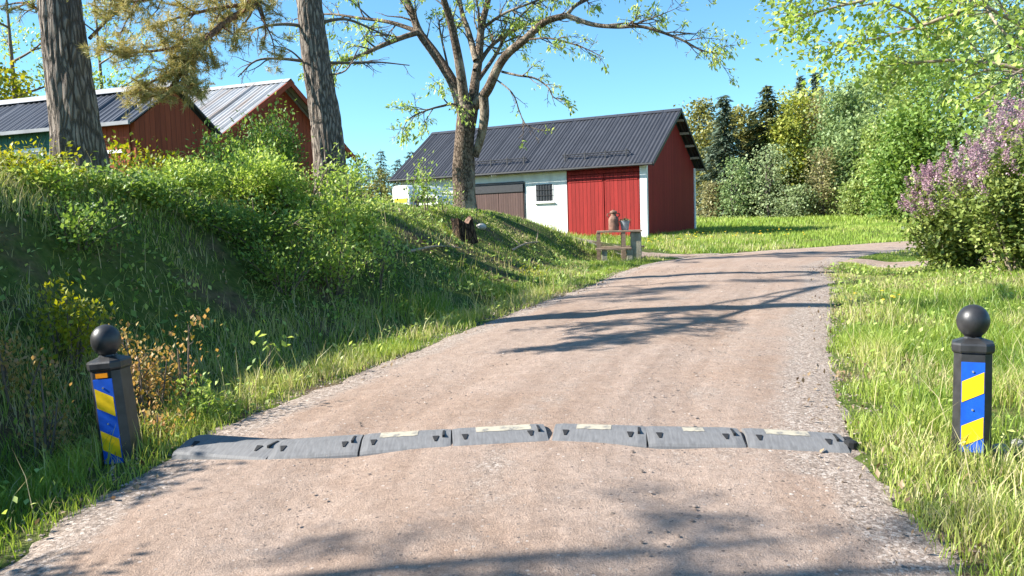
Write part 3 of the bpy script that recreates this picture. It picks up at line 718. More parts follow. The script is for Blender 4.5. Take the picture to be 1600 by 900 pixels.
for i, (kind, px, Y, py, wpx, mt, lab) in enumerate(far):
    x = px_place(px, Y); wd = wpx / F * Y
    if kind == 'c': far_conifer(x, Y, ztop(px, py, Y), wd * 3.3, mt, lab, 100 + i, spray=.36, dens=1.6)
    elif kind == 'p': far_deciduous(x, Y, ztop(px, py, Y), wd * 1.5, mt, lab, 100 + i, leaf=.22, n=6000, low=.03, name='pine_tree', group='conifers at the far field edge', dens=1.4)
    elif kind == 's': far_deciduous(x, Y, ztop(px, py, Y), wd * 1.25, mt, lab, 100 + i, leaf=.15, n=2700, low=.02, name='bush', cat='bush', group='bushes at the far field edge')
    else: far_deciduous(x, Y, ztop(px, py - 16, Y), wd * 1.4, mt, lab, 100 + i, leaf=.19 if Y < 50 else .2, n=(3000 if kind == 'b' else 9000), low=.06, dens=1.3)
# screen of trees deeper in the wood, and beyond the barn and bank
for i, (px, Y, py, wpx, mt) in enumerate([(1125, 84, 205, 80, 'ndl_dark'), (1180, 86, 190, 80, 'ndl_dark'), (1240, 84, 180, 80, 'ndl_dark'), (1300, 82, 175, 80, 'ndl_dark'), (1350, 80, 180, 80, 'ndl_dark'), (1410, 78, 160, 90, 'ndl_dark'), (1475, 70, 120, 100, 'ndl_dark'), (1540, 66, 110, 100, 'ndl_dark'), (1605, 64, 120, 100, 'ndl_dark')]):
    far_conifer(px_place(px, Y), Y, ztop(px, py, Y), wpx / F * Y * 1.9, mt, 'dark spruce deep in the wood, ' + ['first one right of the barn roof', 'behind the tallest dark spruce', 'behind the yellow green tree', 'behind the sparse brownish tree', 'behind the round topped birch', 'behind the broad aspen', 'behind the left side of the lilac', 'behind the lilac top', 'at the right frame edge'][i], 300 + i, group='dark spruces deep in the wood', spray=.45, dens=.7)
for i, (px, Y, py, wpx, mt, lab) in enumerate([
 (548, 84, 250, 26, 'ndl_blue', 'distant bluish spruce right beside the red shed eave'), (566, 88, 238, 24, 'ndl_blue', 'slim distant spruce second from the red shed'),
 (583, 86, 254, 24, 'ndl_blue', 'short distant spruce left of the olive pine'), (603, 90, 232, 28, 'ndl_blue', 'tallest distant spruce between red shed and barn'),
 (628, 84, 246, 26, 'ndl_blue', 'distant spruce right of the olive pine'), (650, 80, 232, 34, 'ndl_blue', 'distant spruce touching the barn roof left end'),
 (672, 86, 236, 30, 'ndl_blue', 'distant spruce peeking over the barn roof corner'),
 (601, 58, 258, 48, 'ndl_olive', 'olive bushy conifer between red shed and white camper'), (640, 60, 268, 30, 'ndl_dark', 'small dark conifer behind the white camper'),
 (560, 62, 272, 30, 'ndl_dark', 'small dark conifer by the right pine trunk')]):
    far_conifer(px_place(px, Y), Y, ztop(px, py, Y), wpx / F * Y * 3.2, mt, lab, 340 + i, group='distant conifers between shed and barn', dens=.8)

# ---- pines -----------------------------------------------------------
def pine_trunk(root, P, R, seed, mat, k=110, per=26):
    C = crom(P, per); RR = np.interp(np.linspace(0, 1, len(C)), np.linspace(0, 1, len(R)), R); T = Tubes()
    def jit(ring, P_, th):
        z = P_[:, 2][:, None]; c, s_ = np.cos(th)[None], np.sin(th)[None]
        f1 = vnoise(c * 5.5 + 9, s_ * 5.5 + 9, z * 2.1, seed); f2 = vnoise(c * 12 + 9, s_ * 12 + 9, z * 5, seed + 1)
        rid = 1 - np.abs(f1 - .5) * 3.2; dsp = -np.clip(rid, 0, 1) ** 2 * .10 + (f2 - .5) * .07
        flare = 1 + .35 * np.exp(-(z - P_[0, 2]) / .25) * (0.8 + .5 * np.sin(th[None] * 5 + seed))
        ctr = P_[:, None, :]; return ctr + (ring - ctr) * ((1 + dsp) * flare)[..., None]
    T.add(C, RR, k, jit); return T.build('trunk', mat, root)
def needle_arrays(C, D, rng, per, ln, wd, tint):
    """tufts: thin blades bristling round each shoot tip"""
    n = len(C); c = np.repeat(C, per, 0); d = np.repeat(D, per, 0) + rvec(rng, n * per) * 0.9
    d /= np.linalg.norm(d, axis=1)[:, None]; c = c + np.repeat(D, per, 0) * rng.uniform(-.05, .02, (n * per, 1))
    w_ = np.cross(d, rvec(rng, n * per)); w_ /= np.linalg.norm(w_, axis=1)[:, None]
    l = ln * rng.uniform(.7, 1.2, (n * per, 1)); V = np.stack([c - w_ * wd, c + w_ * wd, c + d * l], 1)
    t = np.clip(np.repeat(tint, per) + rng.normal(0, .15, n * per), 0, 1)
    return V.reshape(-1, 3), np.arange(n * per * 3).reshape(-1, 3), np.repeat(t, 3)
def pine_limb(rng, T, P, r0, tips, dens=3.2, lenf=.42, up=-.02, lvl=3, wig=.2):
    C, R = limb(P, r0, r0 * .25, 5); T.add(C, R, 8)
    sprout(rng, C, R, 1, T, tips, dens, lenf, (0.4, 1.1), up, wig, .0028, .25, lvl, 5)
    tips.append((C[-1], C[-1] - C[-2]))
def finish_pine(root, T, tips, rng, mat, per=16, ln=.065, wd=.0022, keep=1.0):
    T.build('limbs', M['pine_limb'], root)
    P = np.array([p for p, d in tips]); D = np.array([d / (np.linalg.norm(d) + 1e-9) for p, d in tips])
    P2, D2 = [P], [D]
    for q in (1, 2): P2.append(P - D * .07 * q + rng.normal(0, .03, P.shape)); D2.append(D)
    P = np.vstack(P2); D = np.vstack(D2); s_ = rng.random(len(P)) < keep; P, D = P[s_], D[s_]
    L_ = Leaves(); L_.add(*needle_arrays(P, D, rng, per, ln, wd, rng.uniform(.25, .8, len(P)))); L_.build('crown', M[mat], root)

# left pine, nearest trunk
rng = np.random.default_rng(5)
b = at(128, 300, 8.7); pz = hz(b.x, b.y) - .15
pine1 = thing('pine_tree', 'thick furrowed pine trunk nearest the left frame edge, leaning slightly left', 'tree', (0, 0, 0), group='old pines on the bank')
t1 = [(b.x, b.y, pz), at(118, 200, 8.7), at(102, 80, 8.72), at(93, 0, 8.75), at(84, -120, 8.8), at(80, -420, 8.9), at(84, -900, 8.8), at(90, -1300, 8.8)]
pine_trunk(pine1, [tuple(p) for p in t1], [.285, .24, .22, .205, .195, .17, .12, .05], 3, M['pine_bark'])
T = Tubes(); tips = []
top = np.array(t1[5])
for k in range(9):
    f = k / 8; s0 = top + np.array([0, 0, 0.2 + f * 4.6]); th = rng.uniform(0, 6.28); ln = 2.6 * (1 - .5 * f)
    e = s0 + np.array([math.cos(th) * ln, math.sin(th) * ln, .5]); pine_limb(rng, T, [s0, (s0 + e) / 2 + [0, 0, .25], e], .06, tips, 3.0, .4, .05)
# thin dead and leafy limbs seen left of and behind the trunk
for P in ([at(140, 60, 8.7), at(180, 20, 9.0), at(235, -20, 9.3)], [at(80, 30, 8.7), at(40, 5, 8.9), at(0, 10, 9.3)]):
    pine_limb(rng, T, P, .02, tips, 2.2, .4, 0, 2)
finish_pine(pine1, T, tips, rng, 'ndl_olive', 12, .09, .004)

# second pine
b = at(521, 292, 13.5); pz = hz(b.x, b.y) - .15
pine2 = thing('pine_tree', 'second pine trunk by the shrubs, slimmer, with drooping needle branches', 'tree', (0, 0, 0), group='old pines on the bank')
t2 = [(b.x, b.y, pz), at(510, 200, 13.5), at(495, 100, 13.5), at(483, 0, 13.5), at(472, -120, 13.5), at(466, -350, 13.5), at(470, -620, 13.5), at(474, -820, 13.5)]
pine_trunk(pine2, [tuple(p) for p in t2], [.28, .25, .225, .205, .19, .16, .1, .04], 13, M['pine_bark'], 90)
T = Tubes(); tips = []; rng = np.random.default_rng(8)
# long limbs that come down towards the camera over the left verge
A = [at(478, -260, 13.4), at(455, -150, 11.0), at(415, -20, 8.6), at(345, 40, 7.6), at(300, 88, 7.2), at(272, 135, 7.0)]
pine_limb(rng, T, A, .05, tips, 7.0, .075, -.04, 3, .26)
for P, r, dn, lf in (([at(395, 5, 8.3), at(330, 15, 7.6), at(270, 30, 7.2), at(225, 45, 7.0)], .02, 6.0, .4),
                 ([at(330, 60, 7.5), at(270, 75, 7.1), at(210, 82, 6.9), at(150, 78, 6.8)], .018, 6.0, .36),
                 ([at(300, 90, 7.2), at(262, 115, 7.0), at(225, 135, 6.9), at(215, 150, 6.9)], .018, 7.5, .42),
                 ([at(285, 110, 7.1), at(262, 140, 7.0), at(240, 150, 7.0), at(225, 156, 7.0)], .014, 7.0, .48),
                 ([at(290, 100, 7.1), at(290, 130, 7.0), at(296, 138, 7.0), at(315, 145, 7.0)], .014, 7.0, .38),
                 ([at(400, 0, 8.3), at(410, 30, 8.0), at(425, 60, 7.9), at(430, 95, 7.8)], .012, 3.5, .4),
                 ([at(345, 40, 7.6), at(365, 55, 7.5), at(370, 75, 7.4)], .01, 3.5, .4),
                 ([at(455, -150, 11.0), at(380, -60, 9.5), at(300, -15, 8.5), at(230, 0, 8.2), at(190, 5, 8.0)], .03, 6.0, .28)):
    pine_limb(rng, T, P, r, tips, dn, lf, -.02, 3, .26)
finish_pine(pine2, T, tips, rng, 'ndl_near', 17, .06, .0026)
# bare, twisting grey limbs at trunk height and the crown above the frame
T = Tubes(); tp = []
for P, r in (([at(492, 45, 13.5), at(450, 38, 13.3), at(410, 42, 13.1), at(375, 55, 12.9)], .035), ([at(492, 98, 13.5), at(440, 92, 13.3), at(400, 95, 13.2), at(372, 120, 13.0)], .03),
             ([at(500, 35, 13.5), at(540, 30, 13.6), at(580, 45, 13.8), at(610, 60, 14)], .03), ([at(505, 98, 13.5), at(545, 98, 13.7), at(590, 97, 13.9), at(640, 102, 14)], .028),
             ([at(490, 115, 13.5), at(455, 80, 13.2), at(420, 70, 13)], .02), ([at(505, 118, 13.5), at(540, 110, 13.2), at(560, 75, 13)], .02)):
    C, R = limb([tuple(p) for p in P], r, r * .3); T.add(C, R, 7); sprout(rng, C, R, 1, T, tp, 4, .5, (.4, 1.1), -.05, .25, .003, .25, 3, 4)
T.build('bare_limbs', M['twig'], pine2)
T = Tubes(); tips = []; top = np.array(t2[4])
for k in range(11):
    f = k / 10; s0 = top + np.array([0, 0, .3 + f * 5.5]); th = rng.uniform(0, 6.28); ln = 2.9 * (1 - .5 * f)
    e = s0 + np.array([math.cos(th) * ln, math.sin(th) * ln, .4]); pine_limb(rng, T, [s0, (s0 + e) / 2 + [0, 0, .25], e], .06, tips, 2.4, .38, .05)
T.build('upper_limbs', M['pine_limb'], pine2)
P = np.array([p for p, d in tips]); D = np.array([d / np.linalg.norm(d) for p, d in tips])
L_ = Leaves(); s_ = rng.random(len(P)) < .55; P, D = P[s_], D[s_]
L_.add(*needle_arrays(P, D, rng, 12, .12, .007, rng.uniform(.2, .7, len(P)))); L_.build('upper_crown', M['ndl_olive'], pine2)

# ---- ash tree -----------------------------------------------------------
rng = np.random.default_rng(17)
ash = thing('ash_tree', 'wide branching ash just coming into leaf on top of the bank', 'tree', (0, 0, 0))
YA = 19.6; b = at(726, 330, YA); az = hz(b.x, b.y) - .1
T = Tubes(); tips = []
def ash_jit(ring, P_, th):
    z = P_[:, 2][:, None]; f = vnoise(np.cos(th)[None] * 3 + 5, np.sin(th)[None] * 3 + 5, z * 1.5, 7); fl = 1 + .3 * np.exp(-(z - P_[0, 2]) / .35)
    c = P_[:, None, :]; return c + (ring - c) * ((1 + (f - .5) * .22) * fl)[..., None]
C, R = limb([(b.x, b.y, az), at(724, 270, YA), at(726, 215, YA), at(732, 165, YA)], .26, .22, 8); T.add(C, R, 22, ash_jit)
mains = [([(724, 180, 0), (708, 130, .1), (680, 85, .3), (655, 50, .5), (640, 10, .6), (615, -40, .9), (570, -110, 1.3)], .17, .06),
         ([(728, 185, 0), (722, 130, -.2), (715, 85, -.3), (703, 30, -.5), (690, -15, -.8), (680, -100, -1.2)], .16, .06),
         ([(736, 185, 0), (742, 130, .1), (748, 90, .2), (752, 45, .3), (765, -10, .5), (790, -120, .7)], .16, .06),
         ([(744, 95, .1), (732, 50, .5), (722, 20, .8), (712, -30, 1.2)], .10, .05),
         ([(740, 168, 0), (762, 140, -.3), (778, 105, -.5), (795, 82, -.7), (820, 62, -.9), (850, 35, -1.1), (885, 24, -1.2)], .15, .08),
         ([(885, 24, -1.2), (925, 38, -1.3), (965, 42, -1.5), (1005, 42, -1.7), (1060, 60, -1.8), (1095, 78, -1.9), (1122, 84, -2.0)], .07, .012),
         ([(885, 24, -1.2), (905, 5, -1.0), (960, -15, -.8), (1040, -25, -.6), (1110, -10, -.5)], .06, .012),
         ([(742, 110, 0), (765, 75, .5), (790, 55, .9), (820, 40, 1.2), (855, 30, 1.4)], .07, .03),
         ([(655, 50, .5), (630, 58, .1), (595, 72, -.2), (560, 88, -.5), (522, 100, -.8), (505, 112, -.9)], .085, .03),
         ([(655, 50, .5), (610, 35, .9), (560, 28, 1.2), (510, 22, 1.6), (460, 30, 2)], .07, .015),
         ([(784, 112, -.5), (810, 118, -.7), (835, 122, -.8), (855, 135, -.9), (865, 152, -1.0), (878, 154, -1.0)], .035, .012),
         ([(745, 128, .2), (775, 85, .9), (800, 40, 1.3), (850, -10, 1.8)], .07, .02),
         ([(726, 172, -.1), (708, 163, -.8), (690, 166, -1.3), (668, 172, -1.7), (640, 185, -2.1), (628, 205, -2.3)], .045, .008),
         ([(700, 105, .2), (690, 60, .6), (686, 35, .9), (692, 30, 1.0)], .035, .02),
         ([(752, 45, .3), (790, 20, .2), (840, 0, 0), (890, -30, -.2)], .05, .015),
         ([(820, 62, -.9), (860, 60, -1.4), (905, 72, -1.7), (940, 88, -1.9)], .03, .01),
         ([(770, 120, -.4), (800, 145, -.6), (812, 175, -.7), (822, 195, -.8), (850, 205, -.9)], .025, .008)]
for P, r0, r1 in mains:
    r0 *= .82; C, R = limb([tuple(at(x, y, YA + dy)) for x, y, dy in P], r0, r1 * .85, 5); T.add(C, R, 12 if r0 > .08 else 8)
    sprout(rng, C, R, 1, T, tips, 4.0 if r0 > .1 else 6.0, .32 if r0 > .1 else .4, (.45, 1.1), .0 if r0 < .1 else .1, .22, .0045, .45 if r0 > .1 else .2, 3 if r0 < .1 else 3, 5)
# low second stem leaning out beside the trunk
C, R = limb([tuple(at(742, 245, YA)), tuple(at(752, 212, YA - .1)), tuple(at(757, 180, YA - .2)), tuple(at(755, 150, YA - .2))], .09, .12, 5); T.add(C, R, 10)
# crown above the frame
for k in range(12):
    th = rng.uniform(0, 6.28); s0 = np.array(at(740, -60, YA)); s0 = s0 + np.array([0, 0, rng.uniform(-.5, 1)]); ln = rng.uniform(2, 3.4)
    e = s0 + np.array([math.cos(th) * ln, math.sin(th) * ln, rng.uniform(.5, 2.2)]); C, R = limb([s0, (s0 + e) / 2 + [0, 0, .3], e], .07, .02); T.add(C, R, 7)
    sprout(rng, C, R, 1, T, tips, 3.4, .4, (.4, 1.0), .0, .2, .005, .3, 3, 4)
T.build('trunk', M['ash_bark'], ash)
P = np.array([p for p, d in tips]); D = np.array([d for p, d in tips]); D /= np.linalg.norm(D, axis=1)[:, None]
s_ = rng.random(len(P)) < (.07 + .30 * (vnoise(P[:, 0] * 1.1, P[:, 1] * 1.1, P[:, 2] * 1.1, 3) > .5)); P, D = P[s_], D[s_]
per = 7; c = np.repeat(P, per, 0) + rng.normal(0, .045, (len(P) * per, 3))
L_ = Leaves(); L_.add(*leaf_arrays(c, .10, rng, .3, .36, axis=np.repeat(D, per, 0) * .5, droop=.35, tint=np.repeat(rng.uniform(.3, .9, len(P)), per)))
L_.build('crown', M['lf_bright'], ash)
print('ash tips', len(tips))

# ---- generic leafy shrub / small tree with stems ------------------------
def shrub(x, y, h, wd, mat, label, seed, leaf=.035, n=2500, stems=7, name='shrub', cat='shrub', group='shrubs on the bank', twig='twig', lean=0., upright=.6, low=.08, dens=3.2, z=None, aspect=.62, tintvar=.2, clus=6):
    rng = np.random.default_rng(seed); z0 = (hz(x, y) if z is None else z) - .04
    r = thing(name, label, cat, (x, y, z0), group=group)
    T = Tubes(); tips = []
    for k in range(stems):
        th = rng.uniform(0, 6.28); R = wd / 2 * rng.uniform(.15, 1.) ** .8; hh = h * rng.uniform(.6, 1.) * (1.05 - .35 * R / (wd / 2))
        e = np.array([math.cos(th) * R + lean * h, math.sin(th) * R, hh]); b0 = np.array([math.cos(th), math.sin(th), 0]) * .05
        C, RR = limb([b0, b0 + e * [.35, .35, .5], e], .006 + .008 * h, .003, 4); T.add(C, RR, 5)
        sprout(rng, C, RR, 1, T, tips, dens, .38, (.4, 1.1), .08 * upright, .22, .0022, low + .1, 2, 4)
        for q in range(3, len(C), 1): tips.append((C[q], C[q] - C[q - 1]))
    T.build('stems', M[twig], r)
    P = np.array([p for p, d in tips]); D = np.array([d / (np.linalg.norm(d) + 1e-9) for p, d in tips])
    n = int(n * .72); leaf *= 1.15
    m = max(1, n // len(P)); keep = P[:, 2] > low * h; P, D = P[keep], D[keep]
    c = np.repeat(P, m, 0) + rng.normal(0, leaf * 1.9, (len(P) * m, 3))
    L_ = Leaves(); L_.add(*leaf_arrays(c, leaf, rng, .5, aspect, axis=np.repeat(D, m, 0) * .6, tint=np.repeat(rng.uniform(.2, .8, len(P)), m), tintvar=tintvar))
    L_.build('foliage', M[mat], r); return r
def gp(px, Y): return px_place(px, Y)
SH_ = [  # px, Y, height, width, mat, label, leaf, n, stems
 (470, 10.6, 1.25, 1.9, 'lf_bright', 'big bright green shrub spilling down the bank beside the second pine', .042, 9000, 16),
 (385, 10.2, 1.35, 1.5, 'lf_bright', 'bright green shrub on the bank in front of the pale metal roof', .040, 7000, 13),
 (435, 12.2, 1.9, 1.15, 'lf_mid', 'tall slim shrub rising against the red shed gable', .045, 5200, 11),
 (355, 11.6, 1.5, .9, 'lf_mid', 'upright shrub in front of the pale roof eave', .045, 2600, 6),
 (300, 9.6, .9, 1.2, 'lf_bright', 'low bright shrub on the bank crest under the needle branches', .036, 4500, 10),
 (235, 8.3, .65, .9, 'lf_mid', 'small leafy shrub hanging over the bank edge right of the near pine', .042, 2200, 8),
 (180, 7.8, .75, .8, 'lf_mid', 'small shrub growing close against the near pine trunk', .040, 2200, 8),
 (205, 11.5, 1.0, .5, 'lf_yellow', 'yellow leaved sapling against the sunlit red wall', .05, 700, 4),
 (250, 11.4, .95, .9, 'lf_yellow', 'thin yellow leaved saplings before the dark red gable', .045, 700, 6),
 (285, 11.8, .9, .5, 'lf_yellow', 'slim yellow leaved sapling right of the dark red gable door', .045, 500, 4),
 (30, 7.2, .6, 1.3, 'lf_yellow', 'yellow green low shrub on the bank crest left of the near pine', .036, 3000, 10),
 (75, 7.0, .5, .8, 'lf_bright', 'little bright shrub at the foot of the near pine', .034, 1500, 7),
 (562, 11.0, .85, .6, 'lf_bright', 'bright shrub right of the second pine trunk at the bank edge', .042, 3000, 9),
 (530, 10.0, .75, 1.0, 'lf_bright', 'fresh green shrub below the second pine trunk', .040, 3400, 9),
 (410, 9.0, .8, 1.5, 'lf_mid', 'darker shrub low on the bank under the big bright one', .036, 4200, 12),
 (330, 8.6, .6, 1.2, 'lf_mid', 'low green shrub half in shade on the bank face', .036, 2600, 9),
 (650, 16.6, 1.35, .7, 'lf_mid', 'slender sapling on the crest in front of the white camper', .05, 420, 3),
 (672, 16.9, 1.75, .8, 'lf_bright', 'taller slender sapling on the crest left of the ash trunk', .055, 520, 3),
 (697, 17.2, 1.1, .9, 'lf_bright', 'leafy sapling clump at the left foot of the ash', .05, 500, 4),
 (595, 14.5, .6, .7, 'lf_bright', 'small bright clump on the crest edge before the camper', .045, 300, 3),
 (100, 5.55, .42, .62, 'lf_yellow', 'low yellow green bush in the shaded bank above the left bollard', .030, 1900, 10),
 (215, 5.1, .52, .5, 'lf_copper', 'upright copper yellow shrub just behind the left bollard', .026, 1300, 8),
 (262, 5.3, .62, .3, 'lf_copper', 'tall reddish copper shoot right of the left bollard', .028, 420, 3),
 (8, 4.9, .55, .35, 'lf_copper', 'copper yellow shoots at the left frame edge, upper clump', .026, 600, 4),
 (35, 4.55, .42, .4, 'lf_copper', 'copper yellow sprigs left of the left bollard', .024, 420, 4),
 (238, 4.75, .22, .35, 'lf_copper', 'small yellowish clump in the grass right of the left bollard', .022, 520, 7),
 (300, 5.2, .26, .5, 'lf_bright', 'low bright green weed clump near the road left edge', .03, 900, 8),
 (425, 6.4, .18, .25, 'lf_bright', 'single pale weed with flat leaves in the shaded slope', .05, 30, 3),
 (520, 9.3, .5, 1.0, 'lf_bright', 'bright low shrub halfway down the bank right of the big one', .036, 2600, 9),
 (445, 8.6, .5, 1.0, 'lf_mid', 'mid green low shrub at the lower edge of the thicket', .034, 2400, 9),
 (590, 10.2, .4, .5, 'lf_bright', 'small leafy shoots beside the bare earth on the bank', .04, 700, 5),
 (125, 6.6, .4, .8, 'lf_mid', 'leafy clump hanging over the bank below the near pine', .034, 1700, 8),
 (830, 14.6, .3, .5, 'lf_yellow', 'yellow green weed patch low on the bank near its far end', .035, 400, 6),
]
TOPS = [214, 224, 150, 188, 258, 300, 292, 208, 232, 222, 243, 268, 296, 262, 300, 318, 258, 236, 268, 312, 445, 488, 448, 475, 540, 615, 590, 518, 325, 355, 345, 300, 430]
for i, (px, Y, h, wd, mt, lab, lf, n, st) in enumerate(SH_):
    h = max(.16, ztop(px, TOPS[i], Y) - hz(gp(px, Y), Y)); print('shrub', i, px, round(h, 2))
    grp = 'shrubs on the bank' if i < 20 or 28 <= i < 32 else 'small bushes and sprouts by the verge'
    shrub(gp(px, Y), Y, h, wd, mt, lab, 500 + i, lf, n, st, group=grp)
# shrubs further left than the frame: their shade falls on the bank
for i, (x, y, h, wd) in enumerate([(-5.0, 3.9, .4, 1.0), (-5.4, 5.2, .55, 1.2), (-5.6, 6.6, .45, 1.2), (-5.0, 2.4, .5, 1.0)]):
    shrub(x, y, h, wd, 'lf_mid', ['green shrub nearer the leaning bollard just left of the view', 'tallest green shrub on the crest just left of the view', 'farthest green shrub on the crest just left of the view', 'green shrub nearest the camera on the left crest'][i], 560 + i, .045, 3500, 12, group='shrubs left of the view')

# leafy tree at the far left behind the outbuilding and one behind it
def leafy_tree(x, y, top, wid, mat, label, seed, leaf, n, zlow, bark='twig', r0=.12, keep=1.0, dens=3., group=None, mains=9, name='broadleaf_tree', base=None, lv=3, tr=None):
    rng = np.random.default_rng(seed); z0 = hz(x, y) - .1; H = top - z0
    r = thing(name, label, 'tree', (x, y, z0), group=group); T = Tubes(); tips = []
    C, R = limb([(0, 0, 0), (.1, 0, H * .4), (0, .1, H * .9)], r0, .03, 6); T.add(C, R, 10)
    for k in range(mains):
        f = zlow + (1 - zlow) * k / mains; th = k * 2.4 + rng.uniform(-.4, .4); s0 = np.array([.1 * f, 0, f * H * .88]); ln = wid / 2 * (1 - .45 * f) * rng.uniform(.75, 1.1)
        e = s0 + np.array([math.cos(th) * ln, math.sin(th) * ln, ln * rng.uniform(.25, .8)]); C, R = limb([s0, s0 + (e - s0) * [.5, .5, .35], e], r0 * .45 * (1.1 - .6 * f), .012); T.add(C, R, 6)
        sprout(rng, C, R, 1, T, tips, dens, .42, (.4, 1.), .1, .2, .004, .25, lv, 4)
    T.build('trunk', M[bark], r); P = np.array([p for p, d in tips]); D = np.array([d / np.linalg.norm(d) for p, d in tips])
    s_ = rng.random(len(P)) < keep; P, D = P[s_], D[s_]; m = max(1, n // len(P))
    c = np.repeat(P, m, 0) + rng.normal(0, leaf * 1.6, (len(P) * m, 3)); L_ = Leaves()
    L_.add(*leaf_arrays(c, leaf, rng, .4, .6, axis=np.repeat(D, m, 0) * .6, tint=np.repeat(rng.uniform(.2, .8, len(P)), m))); L_.build('crown', M[mat], r); return r
leafy_tree(gp(40, 30), 30, ztop(40, -60, 30), 7.5, 'lf_bright', 'thinly leaved tree with dark limbs behind the outbuilding roof', 701, .13, 3500, .3, 'twig', .16, .5, 3.0, 'trees behind the outbuilding')
leafy_tree(gp(175, 33), 33, ztop(170, -40, 33), 6.5, 'lf_bright', 'sparse tree between the two pines beyond the roofs', 702, .12, 2600, .35, 'twig', .13, .45, 3.0, 'trees behind the outbuilding')
far_deciduous(gp(5, 29), 29, ztop(5, 95, 29), 3.4, 'lf_yellow', 'yellow green bush above the outbuilding roof at the left edge', 703, .16, 2600, .3, group='trees behind the outbuilding')
far_deciduous(gp(52, 31), 31, ztop(52, 118, 31), 2.0, 'lf_gold', 'small yellow green bush above the roof by the near pine', 704, .15, 1400, .3, group='trees behind the outbuilding')
# trees left of / behind the camera: their shadows lie over the foreground of the road
leafy_tree(-6.9, 2.1, 5.6, 2.3, 'lf_mid', 'thinly leaved tree left of the camera whose shade crosses the road', 711, .055, 900, .76, 'twig', .09, .35, 2.0, 'trees left of the camera', 6)
leafy_tree(-8.4, 2.2, 6.2, 2.2, 'lf_mid', 'smaller thinly leaved tree left of the camera behind the other one', 712, .055, 800, .76, 'twig', .08, .4, 2.0, 'trees left of the camera', 5)

leafy_tree(-8.6, 11.3, 8.2, 3.4, 'lf_mid', 'thin crowned tree on the bank outside the left edge, its shade banding the road', 713, .065, 6000, .42, 'twig', .11, .85, 2.6, 'trees left of the camera', 9)
leafy_tree(-7.6, 9.9, 6.6, 2.6, 'lf_mid', 'small thin crowned tree on the bank outside the left edge, nearer than its twin', 714, .06, 3000, .5, 'twig', .08, .8, 2.6, 'trees left of the camera', 7)
# ---- lilac ---------------------------------------------------------------
def lilac(x, y, h, wd, label, seed, n, blooms, side=-1):
    rng = np.random.default_rng(seed); z0 = hz(x, y) - .05
    r = thing('lilac_bush', label, 'bush', (x, y, z0), group='lilac bushes by the drive'); T = Tubes(); tips = []
    for k in range(26):
        th = rng.uniform(0, 6.28); R = wd / 2 * rng.uniform(.1, 1) ** .6; hh = h * rng.uniform(.55, .98) * (1.02 - .42 * (R / (wd / 2)) ** 2)
        e = np.array([math.cos(th) * R, math.sin(th) * R, hh]); b0 = np.array([math.cos(th), math.sin(th), 0]) * R * .3
        C, RR = limb([b0, b0 + (e - b0) * [.4, .4, .5], e], .03, .008, 5); T.add(C, RR, 6); sprout(rng, C, RR, 1, T, tips, 3.4, .3, (.5, 1.1), .1, .22, .004, .12, 2, 4)
        for q in range(3, len(C)): tips.append((C[q], C[q] - C[q - 1]))
    T.build('stems', M['pale_limb'], r)
    P = np.array([p for p, d in tips]); D = np.array([d / (np.linalg.norm(d) + 1e-9) for p, d in tips]); m = max(1, n // len(P))
    c = np.repeat(P, m, 0) + rng.normal(0, .13, (len(P) * m, 3)); c[:, 2] = np.maximum(c[:, 2], .05)
    L_ = Leaves(); L_.add(*leaf_arrays(c, .075, rng, .4, .72, tint=np.repeat(rng.uniform(.15, .8, len(P)), m))); L_.build('foliage', M['lilac_leaf'], r)
    # flower panicles on the sunny outside
    u = rvec(rng, blooms * 8); u = u[(u[:, 0] * SUN_DIR.x + u[:, 1] * SUN_DIR.y + u[:, 2] * .5) > .15]; u = u[u[:, 2] > .0][:blooms]
    c = u * [wd / 2 * 1.0, wd / 2 * 1.0, h * .52] + [0, 0, h * .5]; cl = vnoise(c[:, 0] * 2.6, c[:, 1] * 2.6, c[:, 2] * 2.6, seed) > .44; cl &= np.random.default_rng(seed).random(len(c)) < .42; c = c * np.random.default_rng(seed + 9).uniform(.82, 1.06, (len(c), 1)); c = c[cl]
    B = Leaves(); k = 90; up = np.array([0, 0, 1.]) + u[cl] * .5 ; up /= np.linalg.norm(up, axis=1)[:, None]
    f = rng.random((len(c), k, 1)); rr = .06 * (1.05 - f); p = c[:, None, :] + up[:, None, :] * f * .2 + rng.normal(size=(len(c), k, 3)) * rr * .8
    B.add(*leaf_arrays(p.reshape(-1, 3), .026, rng, .2, .9, tint=np.repeat(rng.uniform(.15, .85, len(c)), k))); B.build('blossom', M['lilac_bloom'], r)
    return r
lilac(gp(1500, 15.2), 15.2, 2.1, 1.75, 'rounded lilac bush with purple blossom at the drive, left one', 801, 15000, 330)
lilac(gp(1600, 13.2), 13.2, 2.5, 2.0, 'large lilac bush leaning in from the right frame edge', 802, 17000, 300)
lilac(gp(1680, 14.2), 14.2, 3.5, 2.8, 'tallest lilac bush mostly past the right frame edge', 803, 14000, 330)
lilac(gp(1612, 17.0), 17.0, 3.2, 2.6, 'lilac bush behind, its purple top showing over the others', 804, 13000, 420)

